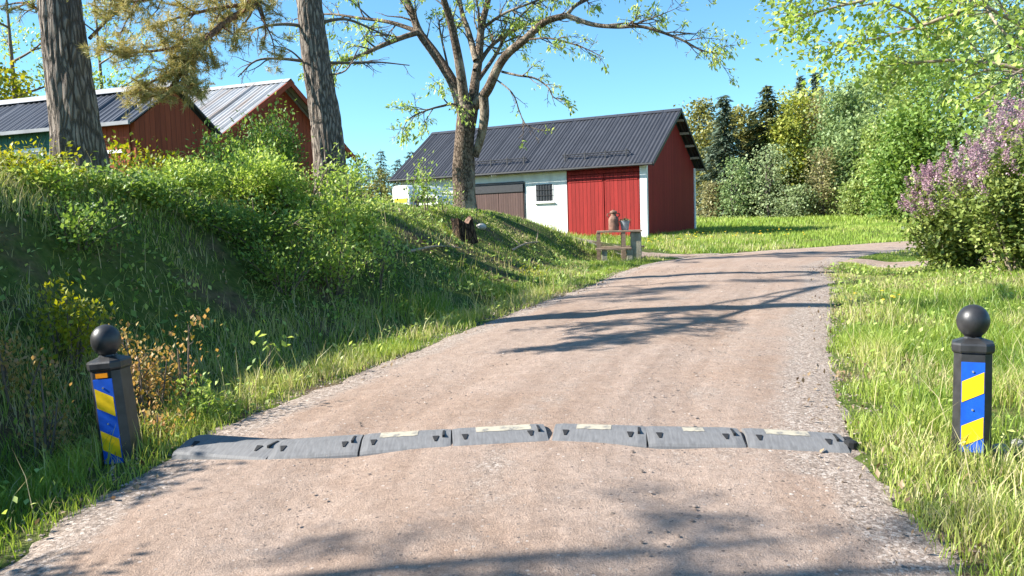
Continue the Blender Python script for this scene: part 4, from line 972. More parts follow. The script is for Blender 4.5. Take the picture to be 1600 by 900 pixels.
# ---- overhanging tree at the right -----------------------------------------
rng = np.random.default_rng(31)
om = thing('maple_tree', 'pale limbed tree reaching in over the road from the right frame edge', 'tree', (0, 0, 0))
T = Tubes(); tips = []
bx, by = 6.3, 7.4; bz = hz(bx, by) - .1
C, R = limb([(bx, by, bz), (bx + .1, by, 1.0), (bx, by + .1, 3.2), (bx + .1, by, 5)], .2, .09, 6); T.add(C, R, 12)
for P, r0 in (([(bx, by, .9), at(1700, 130, 7.6), at(1600, 108, 7.8), at(1510, 95, 7.9), at(1440, 97, 8.0), at(1390, 100, 8.0)], .035),
              ([(bx, by, 1.6), at(1680, 60, 7.3), at(1600, 40, 7.2), at(1540, 10, 7.2), at(1470, -20, 7.2)], .03),
              ([(bx, by, 2.0), at(1650, -40, 7.6), at(1520, 10, 7.8), at(1440, 40, 7.9), at(1370, 60, 8.0), at(1300, 70, 8.0)], .03),
              ([(bx, by, 2.4), at(1640, -90, 8.0), at(1500, -50, 8.2), at(1390, -10, 8.2), at(1290, 15, 8.3), at(1240, 35, 8.3)], .035),
              ([(bx, by, 2.8), at(1600, -160, 8.4), at(1430, -90, 8.6), at(1300, -40, 8.8), at(1230, -5, 8.9)], .035),
              ([at(1600, 108, 7.8), at(1560, 130, 7.6), at(1530, 150, 7.4), at(1505, 165, 7.3)], .014),
              ([at(1540, 10, 7.2), at(1560, 40, 7.0), at(1590, 70, 6.9), at(1620, 90, 6.8)], .014),
              ([at(1440, 40, 7.9), at(1420, 20, 7.7), at(1380, 5, 7.6), at(1340, 10, 7.5)], .014)):
    C, R = limb([tuple(p) for p in P], r0, .006, 5); T.add(C, R, 8)
    sprout(rng, C, R, 1, T, tips, 5.0, .26, (.4, 1.0), .02, .2, .0025, .25, 3, 4)
T.build('trunk', M['pale_limb'], om)
P = np.array([p for p, d in tips]); D = np.array([d / np.linalg.norm(d) for p, d in tips]); m = 8
c = np.repeat(P, m, 0) + rng.normal(0, .10, (len(P) * m, 3)); L_ = Leaves()
L_.add(*leaf_arrays(c, .056, rng, .7, .72, axis=np.repeat(D, m, 0) * .4, droop=.25, tint=np.repeat(rng.uniform(.25, .9, len(P)), m)))
L_.build('crown', M['lf_bright'], om)
print('maple tips', len(tips))

# ------------------------------------------------------------------ grass
def frustum_ok(X, Y, Z, m=260):
    d = np.stack([X, Y, Z], -1) @ np.array(RC3); z = -d[:, 2]; z = np.where(z < .2, .2, z)
    px = 800 + d[:, 0] / z * F; py = 450 - d[:, 1] / z * F
    return (px > -m) & (px < 1600 + m) & (py < 900 + m) & (-d[:, 2] > .4)
def road_clear(X, Y, pad=0.0):
    l, fy = lateral(X, Y, RL); a = np.abs(l) - half_w(fy); b = np.abs(lateral(X, Y, SIDE_L)[0]) - 1.15; c = np.abs(lateral(X, Y, SIDE_R)[0]) - .42
    return l, np.minimum(np.minimum(a, b), c)
BARE = [(590, 388, .45), (470, 352, .5), (735, 468, .35), (680, 430, .3), (225, 400, .3), (1580, 670, .35), (905, 425, .3), (1350, 640, .2), (30, 400, .3), (190, 735, .16), (1516, 712, .14), (760, 410, .5), (850, 400, .4), (690, 395, .35), (330, 440, .4), (520, 440, .35), (120, 420, .4)]
BARE = [(ground_px(a_, b2), r_) for a_, b2, r_ in BARE]
def bare(X, Y):
    f = np.zeros(len(X))
    for p_, r_ in BARE: f = np.maximum(f, np.exp(-(((X - p_.x) ** 2 + ((Y - p_.y) * .6) ** 2) / r_ ** 2)) * (.6 + .8 * vnoise(X * 4, Y * 4, 0, 6)))
    return np.clip(f * 1.3, 0, 1)
def blades(name, X, Y, H, Wd, tint, mat, label, rng, seg=2, lean=.5, cat=None):
    Z = height(X, Y); n = len(X); th = rng.uniform(0, 6.28, n); le = rng.uniform(.1, lean, n) * H
    s_ = np.stack([np.cos(th), np.sin(th), np.zeros(n)], -1); ph = rng.uniform(0, 6.28, n); ld = np.stack([np.cos(ph), np.sin(ph), np.zeros(n)], -1)
    b = np.stack([X, Y, Z - .01], -1); up = np.array([0, 0, 1.])
    wv = s_ * Wd[:, None] * .5
    if seg == 1:
        V = np.stack([b - wv, b + wv, b + up * H[:, None] + ld * le[:, None]], 1); T_ = np.arange(n * 3).reshape(-1, 3); k = 3
    else:
        mid = b + up * (H * .58)[:, None] + ld * (le * .35)[:, None]; tip = b + up * (H * .96)[:, None] + ld * le[:, None]
        V = np.stack([b - wv, b + wv, mid - wv * .75, mid + wv * .75, tip], 1); k = 5
        i = np.arange(n)[:, None] * 5; T_ = np.concatenate([i + [[0, 1, 3]], i + [[0, 3, 2]], i + [[2, 3, 4]]], 1).reshape(-1, 3)
    o = mesh(name, V.reshape(-1, 3), T_, M[mat], tint=np.repeat(np.clip(tint, 0, 1), k)); tag(o, label, cat or 'grass', kind='stuff'); return o
rng = np.random.default_rng(77)
def scatter(x0, x1, y0, y1, n):
    X = rng.uniform(x0, x1, n); Y = rng.uniform(y0, y1, n); return X, Y
# near and middle grass, both sides
def grass_zone(name, label, side, y0, y1, x0, x1, dens, hgt, wdt, seg, seed):
    n = int((x1 - x0) * (y1 - y0) * dens); X, Y = scatter(x0, x1, y0, y1, n)
    l, clear = road_clear(X, Y); k = (np.sign(l) == side) & (clear > -.02); X, Y, l, clear = X[k], Y[k], l[k], clear[k]
    cl = vnoise(X * 3.1, Y * 3.1, 0, seed); cl2 = vnoise(X * 9, Y * 9, 0, seed + 1); big = vnoise(X * .8, Y * .8, 0, seed + 2)
    keep = rng.random(len(X)) < np.clip(.25 + 1.1 * sm(-.02, .3, clear + .3 * (cl - .5)), 0, 1) * np.clip(.35 + 1.1 * cl2 + .5 * cl - .35 * (big > .62), .12, 1) * (1 - .93 * bare(X, Y)) * (1 - .8 * (side < 0) * sm(.8, 1.6, clear) * sm(.5, .62, vnoise(X * 1.3, Y * 1.3, 0, 66)))
    k = keep & frustum_ok(X, Y, height(X, Y)); X, Y, l, clear, cl, big, cl2 = (a[k] for a in (X, Y, l, clear, cl, big, cl2))
    H = hgt(X, Y, clear) * (.45 + .75 * cl + .35 * cl2) * rng.uniform(.55, 1.25, len(X))
    H *= .45 + .55 * sm(0, .45, clear)
    tall = rng.random(len(X)) < .02; H = np.where(tall, H * 1.7, H)
    dry = rng.random(len(X)) < (.14 * (side < 0) * sm(.8, 1.6, clear) + .06 + .4 * (big > .6) - .02 * (side > 0))
    t_ = .47 + .30 * (cl - .5) + .35 * (big - .5) + rng.normal(0, .13, len(X)) + .12 * (clear < .5); t_ = np.where(dry, rng.uniform(.84, 1, len(X)), np.clip(t_, 0, .82))
    W_ = wdt * rng.uniform(.6, 1.3, len(X)) * (1 + .06 * np.hypot(X, Y))
    print(name, len(X)); return blades(name, X, Y, H, W_, t_, 'grass', label, rng, seg, .75)
grass_zone('grass', 'long sunlit grass around the right bollard', 1, 2.2, 8.0, 1.2, 6.2, 4200, lambda X, Y, c: .145 + .05 * sm(.5, 1.5, c), .0042, 2, 3)
grass_zone('grass', 'grass verge and shaded slope beside the left bollard', -1, 2.2, 8.0, -5.2, -.2, 3600, lambda X, Y, c: .16 - .05 * sm(.9, 1.6, c), .0042, 2, 13)
grass_zone('grass', 'mown lawn right of the road before the lilacs', 1, 8.0, 20.5, 2.5, 15, 1500, lambda X, Y, c: .11 * sm(12.5, 9, Y) + .055, .0045, 2, 23)
grass_zone('grass', 'grass covering the middle of the left bank', -1, 8.0, 21.5, -9, 4.2, 1500, lambda X, Y, c: .16 - .05 * sm(.9, 1.6, c) - .06 * sm(11.5, 14.5, Y) * sm(-4.5, -3, X), .005, 2, 33)
grass_zone('grass', 'grass on the plateau around the sheds', -1, 21.5, 34, -20, 9.5, 220, lambda X, Y, c: .16 + 0 * X, .012, 1, 43)
grass_zone('grass', 'rough grass beyond the lilacs', 1, 20.5, 34, 7, 30, 200, lambda X, Y, c: .12 + 0 * X, .012, 1, 53)
def field(name, label, x0, x1, y0, y1, n, h, wd, seed):
    X, Y = scatter(x0, x1, y0, y1, n); l, c = road_clear(X, Y); lx = (X - org.x) * xd.x + (Y - org.y) * xd.y; ly = (X - org.x) * yd.x + (Y - org.y) * yd.y
    k = (c > 0) & ~((lx > -.1) & (lx < L + .05) & (ly > -.05) & (ly < W + .1)); X, Y = X[k], Y[k]; k = frustum_ok(X, Y, height(X, Y)); X, Y = X[k], Y[k]
    b = vnoise(X * .35, Y * .35, 0, seed); b2 = vnoise(X * 1.6, Y * 1.6, 0, seed + 1)
    t_ = .5 + .5 * (b - .5) + .35 * (b2 - .5) + rng.normal(0, .14, len(X))
    return blades(name, X, Y, h * rng.uniform(.5, 1.3, len(X)) * (.6 + .8 * b2), wd * rng.uniform(.7, 1.4, len(X)), t_, 'field', label, rng, 1, .6)
field('field_grass', 'sunlit grass around the barn and along the far road', -6, 26, 27, 40, 60000, .14, .03, 5)
field('field_grass', 'open field grass up to the forest edge', -10, 55, 40, 66, 60000, .2, .06, 6)

# seed heads and dry stalks sticking out
def stalks(name, label, n, x0, x1, y0, y1, side, hh, seed):
    X, Y = scatter(x0, x1, y0, y1, n); l, c = road_clear(X, Y); k = (np.sign(l) == side) & (c > .12); X, Y = X[k], Y[k]; k = frustum_ok(X, Y, height(X, Y), 60); X, Y = X[k], Y[k]
    return blades(name, X, Y, hh * rng.uniform(.6, 1.3, len(X)), np.full(len(X), .0045) * (1 + .04 * Y), rng.uniform(.8, 1, len(X)), 'grass', label, rng, 2, .7)
stalks('dry_stalks', 'dry straw stalks standing in the right verge', 900, 1.3, 7, 3, 12, 1, .34, 1)
stalks('dry_stalks', 'dry stalks and seed heads on the left slope', 1400, -6, 1.5, 3.2, 15, -1, .32, 2)

# leafy weeds filling the shaded bank: ground cover
n = 30000; X, Y = scatter(-8, 3.5, 2.8, 20, n); l, c = road_clear(X, Y); cl = vnoise(X * 1.7, Y * 1.7, 0, 91)
k = (l < 0) & (c > .55) & (cl > .5) & frustum_ok(X, Y, height(X, Y)); X, Y, cl = X[k], Y[k], cl[k]
Z = height(X, Y); P = np.stack([X, Y, Z + rng.uniform(.02, .17, len(X)) * (cl - .35) * 2.2 * (1 - .6 * sm(11, 13, Y))], -1)
V, T_, tt = leaf_arrays(P, .045 + .0015 * Y.clip(0, 20), rng, .8, .6, tint=np.clip(cl, .3, .7)); o = mesh('weeds', V, T_, M['lf_mid'], tint=tt); tag(o, 'low leafy weeds covering the shaded bank', 'weeds', kind='stuff')
n = 26000; X, Y = scatter(-7, 9, 2.3, 15, n); l, c = road_clear(X, Y); cl = vnoise(X * 2.6, Y * 2.6, 0, 191)
k = (c > .1) & (cl > .56) & frustum_ok(X, Y, height(X, Y)); X, Y, cl = X[k], Y[k], cl[k]
P = np.stack([X, Y, height(X, Y) + rng.uniform(.02, .17, len(X))], -1)
V, T_, tt = leaf_arrays(P, .022 + .0028 * Y, rng, .9, .62, tint=np.clip(cl, .3, .8)); o = mesh('weeds', V, T_, M['lf_bright'], tint=tt); tag(o, 'fresh broad leaved weeds among the grass of both verges', 'weeds', kind='stuff')
# leaf litter and dry thatch
n = 20000; X, Y = scatter(-7, 9, 2.3, 17, n); l, c = road_clear(X, Y); k = (c > -.25) & (vnoise(X * 1.2, Y * 1.2, 0, 95) > .45) & frustum_ok(X, Y, height(X, Y)); X, Y = X[k], Y[k]
P = np.stack([X, Y, height(X, Y) + .035], -1); V, T_, tt = leaf_arrays(P, .035, rng, 1.5, .5); M['litter'] = m_leaf('dead_leaf', L3((.1, .06, .03), (.25, .17, .09), (.42, .32, .2)), .1)
o = mesh('leaf_litter', V, T_, M['litter'], tint=tt); tag(o, 'dry leaf litter and twigs on the verges', 'litter', kind='stuff')

# loose gravel
def stones(name, label, X, Y, size, mat, lift=0.0):
    n = len(X); l, fy = lateral(X, Y, RL); hw = half_w(fy); Z = np.where(np.abs(l) < hw, roadZ(l, fy, Y, hw), height(X, Y)) + lift
    base = np.array([(1, 0, 0), (.3, .9, 0), (-.8, .55, 0), (-.8, -.5, 0), (.35, -.9, 0), (.1, .1, .75), (0, 0, -.5)])
    Fb = np.array([(0, 1, 5), (1, 2, 5), (2, 3, 5), (3, 4, 5), (4, 0, 5)])
    th = rng.uniform(0, 6.28, n); c, s_ = np.cos(th), np.sin(th); B = base[None] * rng.uniform(.6, 1.3, (n, 7, 3)) * size[:, None, None]
    V = np.stack([B[..., 0] * c[:, None] - B[..., 1] * s_[:, None] + X[:, None], B[..., 0] * s_[:, None] + B[..., 1] * c[:, None] + Y[:, None], B[..., 2] * .8 + Z[:, None]], -1)
    o = mesh(name, V.reshape(-1, 3), (Fb[None] + (np.arange(n) * 7)[:, None, None]).reshape(-1, 3), mat, tint=np.repeat(rng.random(n), 7)); tag(o, label, 'gravel', kind='stuff'); return o
m, t, b_, _ = new_mat('stone'); a = nd(t, 'ShaderNodeAttribute', attribute_name='tint')
t.links.new(ramp(t, a.outputs['Fac'], [(0, (.09, .07, .055)), (.45, (.21, .155, .12)), (.8, (.28, .22, .18)), (1, (.42, .36, .31))]), b_.inputs['Base Color']); b_.inputs['Roughness'].default_value = .85; M['stone'] = m
n = 90000; X, Y = scatter(-3, 9, 2.3, 17, n); l, fy = lateral(X, Y, RL); a_ = np.abs(l) / half_w(fy)
pk = np.where(a_ > 1.12, 0, .13 + .87 * sm(.66, .92, a_) + .1 * np.exp(-(l / .2) ** 2)) * np.where((l > 0) | (a_ > .75), 1, .6); k = rng.random(n) < pk; X, Y = X[k], Y[k]; k = frustum_ok(X, Y, height(X, Y), 80); X, Y = X[k], Y[k]
stones('gravel', 'loose stones scattered along the road and its edges', X, Y, .0035 + .009 * rng.random(len(X)) ** 2.5 + .0004 * Y, M['stone'], .0)

# dandelions by the barn and in the right verge
def flowers(label, C, r):
    V = []; Fc = []
    for c in C:
        o = len(V); k = 7
        V.append((c[0], c[1], c[2] + r * .4)); V += [(c[0] + r * math.cos(6.283 * i / k), c[1] + r * math.sin(6.283 * i / k), c[2] + rng.uniform(-.3, .3) * r) for i in range(k)]
        Fc += [(o, o + 1 + i, o + 1 + (i + 1) % k) for i in range(k)]
        o = len(V); V += [(c[0] - .003, c[1], c[2] - .25), (c[0] + .003, c[1], c[2] - .25), (c[0], c[1], c[2])]; Fc.append((o, o + 1, o + 2))
    ob = mesh('dandelions', V, Fc, M['dandelion']); tag(ob, label, 'flowers', kind='stuff')
C = []
for _ in range(70):
    px = rng.uniform(1075, 1260); Y_ = rng.uniform(30.5, 36); x = px_place(px, Y_); C.append((x, Y_, hz(x, Y_) + .18))
for _ in range(22):
    px = rng.uniform(1000, 1080); Y_ = rng.uniform(29, 31.5); x = px_place(px, Y_); C.append((x, Y_, hz(x, Y_) + .15))
flowers('yellow dandelions in the grass right of the barn', C, .038)
g0 = ground_px(1360, 478); flowers('yellow dandelions in the right verge by the road', [(g0.x + rng.normal(0, .12), g0.y + rng.normal(0, .3), g0.z + rng.uniform(.1, .22)) for _ in range(16)], .022)

# ------------------------------------------------------------------ speed bump segments
M['rubber'] = m_plain('worn_rubber', (0.16, 0.157, 0.155), .7, .16, 30, .001, stretch=(3, .4, 1))
M['rubber_dark'] = m_plain('dark_rubber', (0.012, 0.012, 0.013), .8, .2, 20)
def m_wornpaint():
    m, t, b, _ = new_mat('worn_reflective_paint'); v = coords(t, (1, 1, 1)); n = noise(t, v, 16, 6, .7)
    t.links.new(ramp(t, n, [(.38, (.15, .145, .14)), (.48, (.36, .32, .24)), (.8, (.5, .45, .34))]), b.inputs['Base Color']); b.inputs['Roughness'].default_value = .7; return m
M['wornpaint'] = m_wornpaint()
FB = [(268, 718, 4.40), (415, 720, 4.33), (560, 710, 4.30), (706, 701, 4.26), (860, 692, 4.22), (1012, 697, 4.19), (1168, 700, 4.16), (1331, 710, 4.12)]
def road_at(px, py):
    d = ray(px, py)
    for k in range(4000):
        Y = 2.5 + k * .001; v = d * (Y / d.y); l_, f_ = lateral(np.array([v.x]), np.array([Y]), RL)
        if v.z < float(roadZ(l_, f_, np.array([Y]), half_w(f_))[0]): return v
    return v
BP = [road_at(a_, b2) for a_, b2, _ in FB]
print('bump', [tuple(round(c, 3) for c in v) for v in BP])
ordn = ['leftmost rubber speed bump segment, tilted up beside the grass', 'second rubber speed bump segment from the left, half in shade', 'third rubber speed bump segment from the left with worn pale patch on top',
        'fourth speed bump segment from the left with long cream patch', 'middle right speed bump segment at the road crown with chipped paint', 'plain grey speed bump segment, second from the right end', 'rightmost speed bump segment with white patch and black coupling end']
for i in range(7):
    p, q = BP[i], BP[i + 1]
    if i == 0: p = p + Vector((0, 0, .03))
    d = q - p; ln = d.length; an = math.atan2(d.y, d.x); tilt = -math.asin(d.z / ln)
    lab = ordn[i]
    r = thing('speed_bump_segment', lab, 'speed bump', p, (0, tilt, an), 'rubber speed bump segments across the road')
    h = .047; DP = .36; g = .006
    prof = [(-.02, -.05), (0, .0), (.012, .012), (.13, h * .93), (.16, h), (.22, h), (.25, h * .93), (DP - .012, .012), (DP, 0), (DP + .01, -.05)]
    nx_ = 13; rings = []
    for k in range(nx_):
        x = g + (ln - 2 * g) * k / (nx_ - 1); e = .004 if k in (0, nx_ - 1) else 0
        sg = 0
        rings.append([(x, y, z - e + (sg if z > 0.02 else 0)) for y, z in prof])
    MB().loft(rings).build('body', M['rubber'], r)
    sl = lambda y: .012 + (y - .012) / .118 * (h * .93 - .012)
    for x in (ln * .14, ln * .82):
        for (ya, yb2) in ((.065, .115),):
            V = [(x - .016, yb2, sl(yb2) + .0045), (x + .018, yb2, sl(yb2) + .0045), (x + .006, ya, sl(ya) + .0045), (x - .004, ya, sl(ya) + .0045)]
            V += [(a_, b_2, c_ - .02) for a_, b_2, c_ in V]
            MB().add(V, [(0, 3, 2, 1), (0, 1, 5, 4), (1, 2, 6, 5), (2, 3, 7, 6), (3, 0, 4, 7), (4, 5, 6, 7)]).build('bolt_recess', M['rubber_dark'], r)  # solid dark wedge in place of the shaded bolt hole
    # coupling slot towards the next segment
    mb = MB().box(ln - .05, ln - .038, .10, .2, h - .02, h + .003); mb.box(ln * .62, ln * .62 + .003, .02, .12, .0, sl(.02) - .004); mb.build('slot', M['rubber_dark'], r)
    if i in (2, 3, 4, 5, 6):
        a0, a1 = [(.2, .62), (.26, .84), (.25, .62), (.4, .62), (.22, .66)][i - 2]
        yy0, yy1 = [(.150, .24), (.145, .24), (.15, .235), (.155, .21), (.15, .235)][i - 2]
        rows = []
        for k in range(9):
            x = ln * (a0 + (a1 - a0) * k / 8)
            pz_ = lambda y: (h * .93 + (y - .13) / .03 * h * .07 if y < .16 else h if y < .22 else h - (y - .22) / .03 * h * .07) + .0018
            ya_ = yy0 - .012 + .005 * math.sin(k * 2.3 + i); ya_ = max(.132, ya_); yb_2 = min(.249, yy1 + .004 * math.sin(k * 1.9)); rows.append([(x, ya_, pz_(ya_)), (x, .16, h + .0018), (x, .22, h + .0018), (x, yb_2, pz_(yb_2))])
        V = [v for rw in rows for v in rw]; Fc = [(k * 4 + j, (k + 1) * 4 + j, (k + 1) * 4 + j + 1, k * 4 + j + 1) for k in range(8) for j in range(3)]
        MB().add(V, Fc).build('paint_patch', M['wornpaint'], r)
    if i == 6:
        MB().lathe([(.01, .0), (.035, .004), (.035, .04), (.02, .047)], 9, ln + .018, .10).lathe([(.01, .0), (.03, .004), (.03, .034), (.015, .04)], 9, ln + .02, .19).build('coupling', M['rubber_dark'], r)

# ------------------------------------------------------------------ bollards
M['bollard'] = m_plain('black_plastic', (0.03, 0.03, 0.031), .42, .35, 12, .0008)
M['blue'] = m_plain('blue_reflective', (0.006, 0.09, 0.52), .45, .16, 14); M['yellow'] = m_plain('yellow_reflective', (0.90, 0.56, 0.006), .45, .12, 14)
M['orange'] = m_plain('orange_reflector', (0.9, 0.3, 0.01), .35, .05, 30); M['steel'] = m_plain('steel', (.6, .62, .65), .35, .1, 9, metal=.8)
def bollard(label, base, tilt, yaw, sgn, orange, S=1.0):
    r = thing('bollard', label, 'bollard', base, (0, 0, 0), 'striped bollards at the speed bump')
    r.rotation_euler = (Matrix.Rotation(tilt, 4, 'Y') @ Matrix.Rotation(yaw, 4, 'Z')).to_euler(); r.scale = (S * .90, S * .90, S)
    def octo(w_, f, z): # front face half width f, overall half width w_
        return [(-f, -w_, z), (f, -w_, z), (w_, -f, z), (w_, f, z), (f, w_, z), (-f, w_, z), (-w_, f, z), (-w_, -f, z)]
    MB().loft([octo(.100, .060, -.25), octo(.098, .060, .01), octo(.094, .058, .548), octo(.090, .056, .552)]).build('post', M['bollard'], r)
    MB().loft([octo(.096, .06, .551), octo(.103, .062, .557), octo(.106, .063, .565), octo(.106, .063, .592), octo(.101, .061, .602), octo(.045, .03, .622), octo(.042, .028, .630)]).build('cap', M['bollard'], r)
    R_ = .085; zc = .628 + R_ * .93; b = MB().lathe([(.044, .626), (.046, .636)] + [(R_ * math.cos(a), zc + R_ * math.sin(a)) for a in [math.radians(v) for v in range(-56, 91, 6)]][:-1] + [(.002, zc + R_)], 40).build('ball', M['bollard'], r)
    b.data.shade_smooth()
    z0, z1, f = .055, .505, .054; yb = lambda z: -(.098 - .004 * z / .55) - .004
    plate = MB().box(-f - .004, f + .004, yb(.3) - .001, yb(.3) + .006, z0 - .004, z1 + .004).build('panel', M['blue'], r)
    # diagonal yellow stripes clipped to the panel (piece of the panel's own sheet)
    sl = .026 * sgn; q = yb(.3) - .0032
    for c in (.383, .156):
        hh = .053
        V = [(-f, q, max(z0, c - hh - sl)), (f, q, max(z0, c - hh + sl)), (f, q, min(z1, c + hh + sl)), (-f, q, min(z1, c + hh - sl))]
        MB().add(V, [(0, 1, 2, 3)]).build('yellow_stripe', M['yellow'], plate)
    for z in (.462, .268): MB().bar((0, q - .003, z), (0, q + .002, z), .0055, 10).build('screw', M['steel'], plate)
    if orange: MB().box(-.036, .036, yb(.53) - .004, yb(.53) + .004, .516, .540).build('reflector', M['orange'], r)
    return r
p = at(1517, 712, 4.20); bollard('upright black bollard with blue and yellow stripes rising right, in the right verge', (p.x, p.y, p.z - .01), math.radians(.3), math.radians(-27), 1, False, 1.0)
p = at(195, 738, 4.42); bollard('leaning black bollard with orange reflector above blue and yellow stripes, left verge', (p.x, p.y, p.z + .025), math.radians(-4.4), math.radians(-4), -1, True, .99)

# ------------------------------------------------------------------ picnic table, churn, bucket
M['old_wood'] = m_plain('weathered_wood', (.27, .19, .13), .85, .3, 9, .004, stretch=(1, 6, 6)); M['concrete'] = m_plain('mossy_concrete', (.33, .30, .22), .95, .25, 7, .01)
tx, ty = at(968, 400, 21.0).x, 21.0; tz = hz(tx, ty) + .02
tb = thing('picnic_table', 'weathered wooden picnic table with thick concrete end slab beside the gravel road', 'table', (tx, ty, tz), (0, 0, math.radians(-6)))
zt = .76
mb = MB()
for k in range(4): mb.box(-.56, .56, -.36 + k * .19, -.36 + k * .19 + .175, zt - .045 + .002 * (k % 2), zt + .002 * (k % 2), c=.006)
mb.build('tabletop', M['old_wood'], tb)
MB().box(.27, .54, -.30, -.16, -.1, zt - .048, c=.02).build('end_slab', M['concrete'], tb)
MB().box(.30, .52, .18, .30, -.1, zt - .048, c=.02).build('end_slab', M['concrete'], tb)
for x in (-.52, .1):
    MB().loft([[(x + a_, -.3 + b2, z) for a_, b2 in ((-.05, -.05), (.05, -.05), (.05, .05), (-.05, .05))] for z in (-.1, zt - .048)]).build('leg', M['old_wood'], tb)
    MB().loft([[(x + a_, .25 + b2, z) for a_, b2 in ((-.05, -.05), (.05, -.05), (.05, .05), (-.05, .05))] for z in (-.1, zt - .048)]).build('leg', M['old_wood'], tb)
for y_ in (-.72, .52):
    bn = MB().box(-.6 if y_ < 0 else -.5, .28 if y_ < 0 else .66, y_, y_ + .22, .30, .345, c=.006).build('bench', M['old_wood'], tb)
    for x in (-.45, .16): MB().box(x, x + .14, y_ + .04, y_ + .18, -.1, .298, c=.01).build('support', M['concrete'], bn)
def top_pt(x, y): a = math.radians(-6); return (tx + x * math.cos(a) - y * math.sin(a), ty + x * math.sin(a) + y * math.cos(a), tz + zt + .003)
M['rust'] = m_plain('rusty_iron', (.20, .11, .075), .8, .4, 12, .004); M['zinc'] = m_plain('dull_zinc', (.30, .33, .36), .5, .2, 12, metal=.3)
ch = thing('milk_churn', 'rusty brown milk churn on the picnic table', 'milk churn', top_pt(-.13, 0))
MB().lathe([(.115, 0), (.13, .01), (.13, .25), (.125, .29), (.105, .33), (.07, .37), (.068, .41), (.085, .43)], 20).build('body', M['rust'], ch)
MB().lathe([(.088, .431), (.095, .45), (.09, .475), (.06, .495), (.025, .50), (.025, .52)], 20).build('lid', M['rust'], ch)
for s in (-1, 1): MB().bar((s * .10, 0, .33), (s * .16, 0, .36), .011).bar((s * .16, 0, .36), (s * .15, 0, .42), .011).bar((s * .15, 0, .42), (s * .08, 0, .42), .011).build('handle', M['rust'], ch)
bk = thing('bucket', 'grey metal bucket with dark plants beside the churn on the table', 'bucket', top_pt(.15, .02))
MB().lathe([(.085, 0), (.09, .005), (.125, .22), (.132, .225), (.132, .235), (.12, .235)], 20).build('body', M['zinc'], bk)
MB().bar((-.13, 0, .21), (-.15, 0, .1), .006).bar((.13, 0, .21), (.15, 0, .1), .006).build('handle', M['dark_metal'], bk)
c = rng.normal(0, .05, (160, 3)) * [1, 1, .35] + [0, 0, .25]; V, T_, tt = leaf_arrays(c, .05, rng); mesh('plants', V, T_, M['lf_brown'], bk, tint=tt)

# ------------------------------------------------------------------ white camper by the barn
M['paint_white'] = m_plain('white_paint', (.8, .8, .78), .3, .04, 2); M['sticker'] = m_plain('yellow_sticker', (.8, .6, .03), .5, .05); M['tyre'] = m_plain('tyre', (.02, .02, .02), .8, .1)
vx = px_place(660, 28.6); cz = hz(vx, 28.6)
zz0 = at(640, 290, 28.6).z
cv = thing('camper_van', 'white camper van with yellow stripe parked beyond the bank crest', 'van', (px_place(640, 28.6), 28.6, cz), (0, 0, math.radians(-32)))
Hc = zz0 - cz
def rbox(x0, x1, y0, y1, z0, z1, r):
    P = lambda d: [(x0 + d, z0), (x1 - d, z0), (x1, z0 + d), (x1, z1 - r), (x1 - r * .3, z1 - r * .3), (x1 - r, z1), (x0 + r, z1), (x0 + r * .3, z1 - r * .3), (x0, z1 - r), (x0, z0 + d)]
    return [[(x, y, z) for x, z in P(.03)] for y in (y0, y1)]
MB().loft(rbox(-.35, .36, -.3, 1.6, .3, Hc, .14)).build('body', M['paint_white'], cv)
MB().loft(rbox(.362, 1.42, -.1, 1.5, .3, Hc - .36, .12)).build('cab', M['paint_white'], cv)
MB().loft(rbox(-.25, .22, -.312, -.302, Hc - 1.05, Hc - .62, .05)).build('rear_window', M['glass'], cv)
MB().box(-.28, .27, -.311, -.301, Hc - .58, Hc - .44).build('stripe', M['sticker'], cv)
MB().box(.45, 1.34, -.112, -.102, Hc - .60, Hc - .46).build('side_window', M['glass'], cv)
for x, y_ in ((-.15, .1), (1.15, .1), (-.15, 1.3), (1.15, 1.3)):
    MB().lathe([(.02, -.09), (.30, -.09), (.32, -.05), (.32, .05), (.30, .09), (.02, .09)], 20).build('wheel', M['tyre'], cv)
    w_ = cv.children[-1]; w_.rotation_euler = (0, math.radians(90), 0); w_.location = (x, y_, .32)

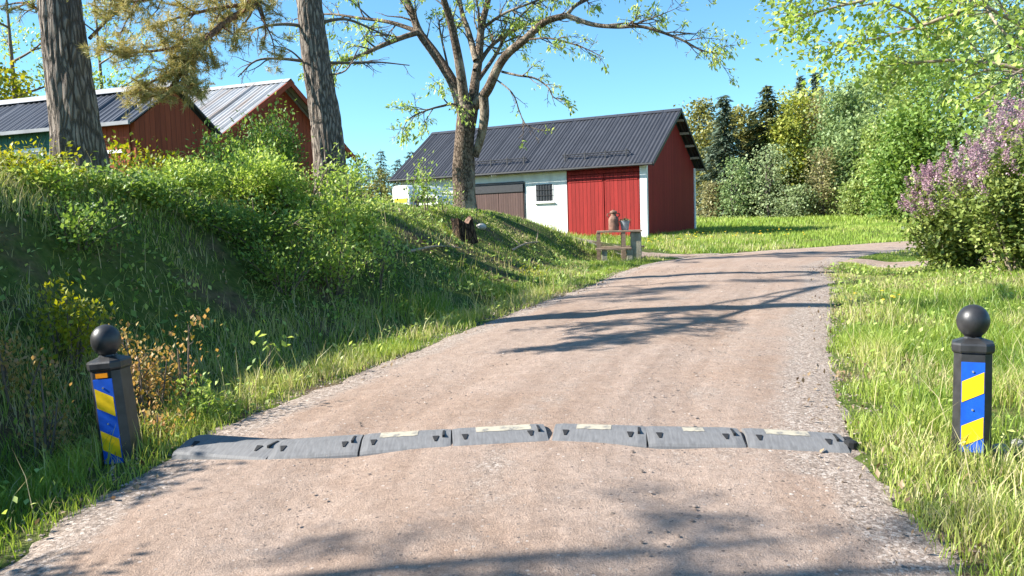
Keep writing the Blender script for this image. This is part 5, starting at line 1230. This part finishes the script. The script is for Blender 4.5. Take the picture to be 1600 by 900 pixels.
# ------------------------------------------------------------------ stump, stones, dead wood
p = ground_px(724, 374); rr = np.random.default_rng(4)
M['stump'] = m_bark('stump_bark', (.02, .014, .01), (.12, .075, .05), 16, 6, .03); M['stump_top'] = m_plain('rotten_wood', (.22, .13, .09), .9, .4, 14, .01)
st = thing('tree_stump', 'dark broken tree stump on the bank below the ash', 'stump', (p.x, p.y, p.z + .02), (math.radians(4), math.radians(-6), 0))
k = 22; ra = [.17 * (1 + .22 * math.sin(3 * a * 6.283 / k + 1) + .15 * rr.random()) for a in range(k)]; rh = [.30 + .07 * math.sin(a * .9) + .06 * rr.random() for a in range(k)]
rg = lambda f, g, j: [(ra[a] * f * math.cos(6.283 * a / k), ra[a] * f * math.sin(6.283 * a / k), g * rh[a] + j) for a in range(k)]
MB().loft([rg(1.2, 0, -.12), rg(1.08, .25, 0), rg(1.02, .6, 0), rg(1, 1, 0), rg(.86, 1, -.02)], caps=False).build('bark', M['stump'], st)
MB().loft([rg(.86, 1, -.021), rg(.4, .75, 0), rg(.05, .7, 0)], caps=False).build('top', M['stump_top'], st)
M['pale_rock'] = m_plain('pale_rock', (.42, .40, .37), .9, .25, 8, .01)
def rock(label, x, y, s, seed, mat='pale_rock', emb=.3):
    r2 = np.random.default_rng(seed); rg2 = []
    for j in range(6):
        f = j / 5; rad = math.sin(math.pi * (.08 + .84 * f)); rg2.append([(s * rad * (1 + .25 * (vnoise(math.cos(a) * 2 + seed, math.sin(a) * 2, f * 3, seed) - .5).item()) * math.cos(a), s * .8 * rad * math.sin(a), s * .62 * (-math.cos(math.pi * (.08 + .84 * f))) * (1 + .2 * r2.random())) for a in [6.283 * q / 14 for q in range(14)]])
    o = MB().loft(rg2).build('rock', M[mat]); o.location = (x, y, hz(x, y) + s * .62 * (1 - emb)); o.data.shade_smooth(); tag(o, label, 'rock', 'stones in the grass'); return o
p = ground_px(752, 358); rock('pale grey stone right of the tree stump', p.x, p.y, .11, 2)
p = ground_px(1562, 712); rock('flat white stone in the grass right of the right bollard', p.x, p.y, .05, 3, emb=.2)
p = ground_px(1590, 700); rock('small pale stone at the right frame edge by the bollard', p.x, p.y, .04, 5, emb=.2)
for i, (a_, b2, lab) in enumerate((((640, 398), (720, 392), 'bleached fallen stick on the sunlit bank slope'), ((800, 395), (842, 382), 'pale fallen stick near the stump'), ((570, 372), (620, 392), 'brown dead branch lying in bare earth on the bank'))):
    p, q = ground_px(*a_), ground_px(*b2); T = Tubes(); C, R = limb([(0, 0, .05), tuple((q - p) * .5 + Vector((0, 0, .10))), tuple(q - p + Vector((0, 0, .05)))], .022, .01); T.add(C, R, 7)
    sprout(np.random.default_rng(i), C, R, 1, T, [], 3, .3, maxlevel=1); o = T.build('fallen_branch', M['dry_wood'], None); o.location = p; tag(o, lab, 'branch', 'fallen sticks on the bank')
print('tris total', sum(len(o.data.polygons) for o in SC.objects if o.type == 'MESH'))
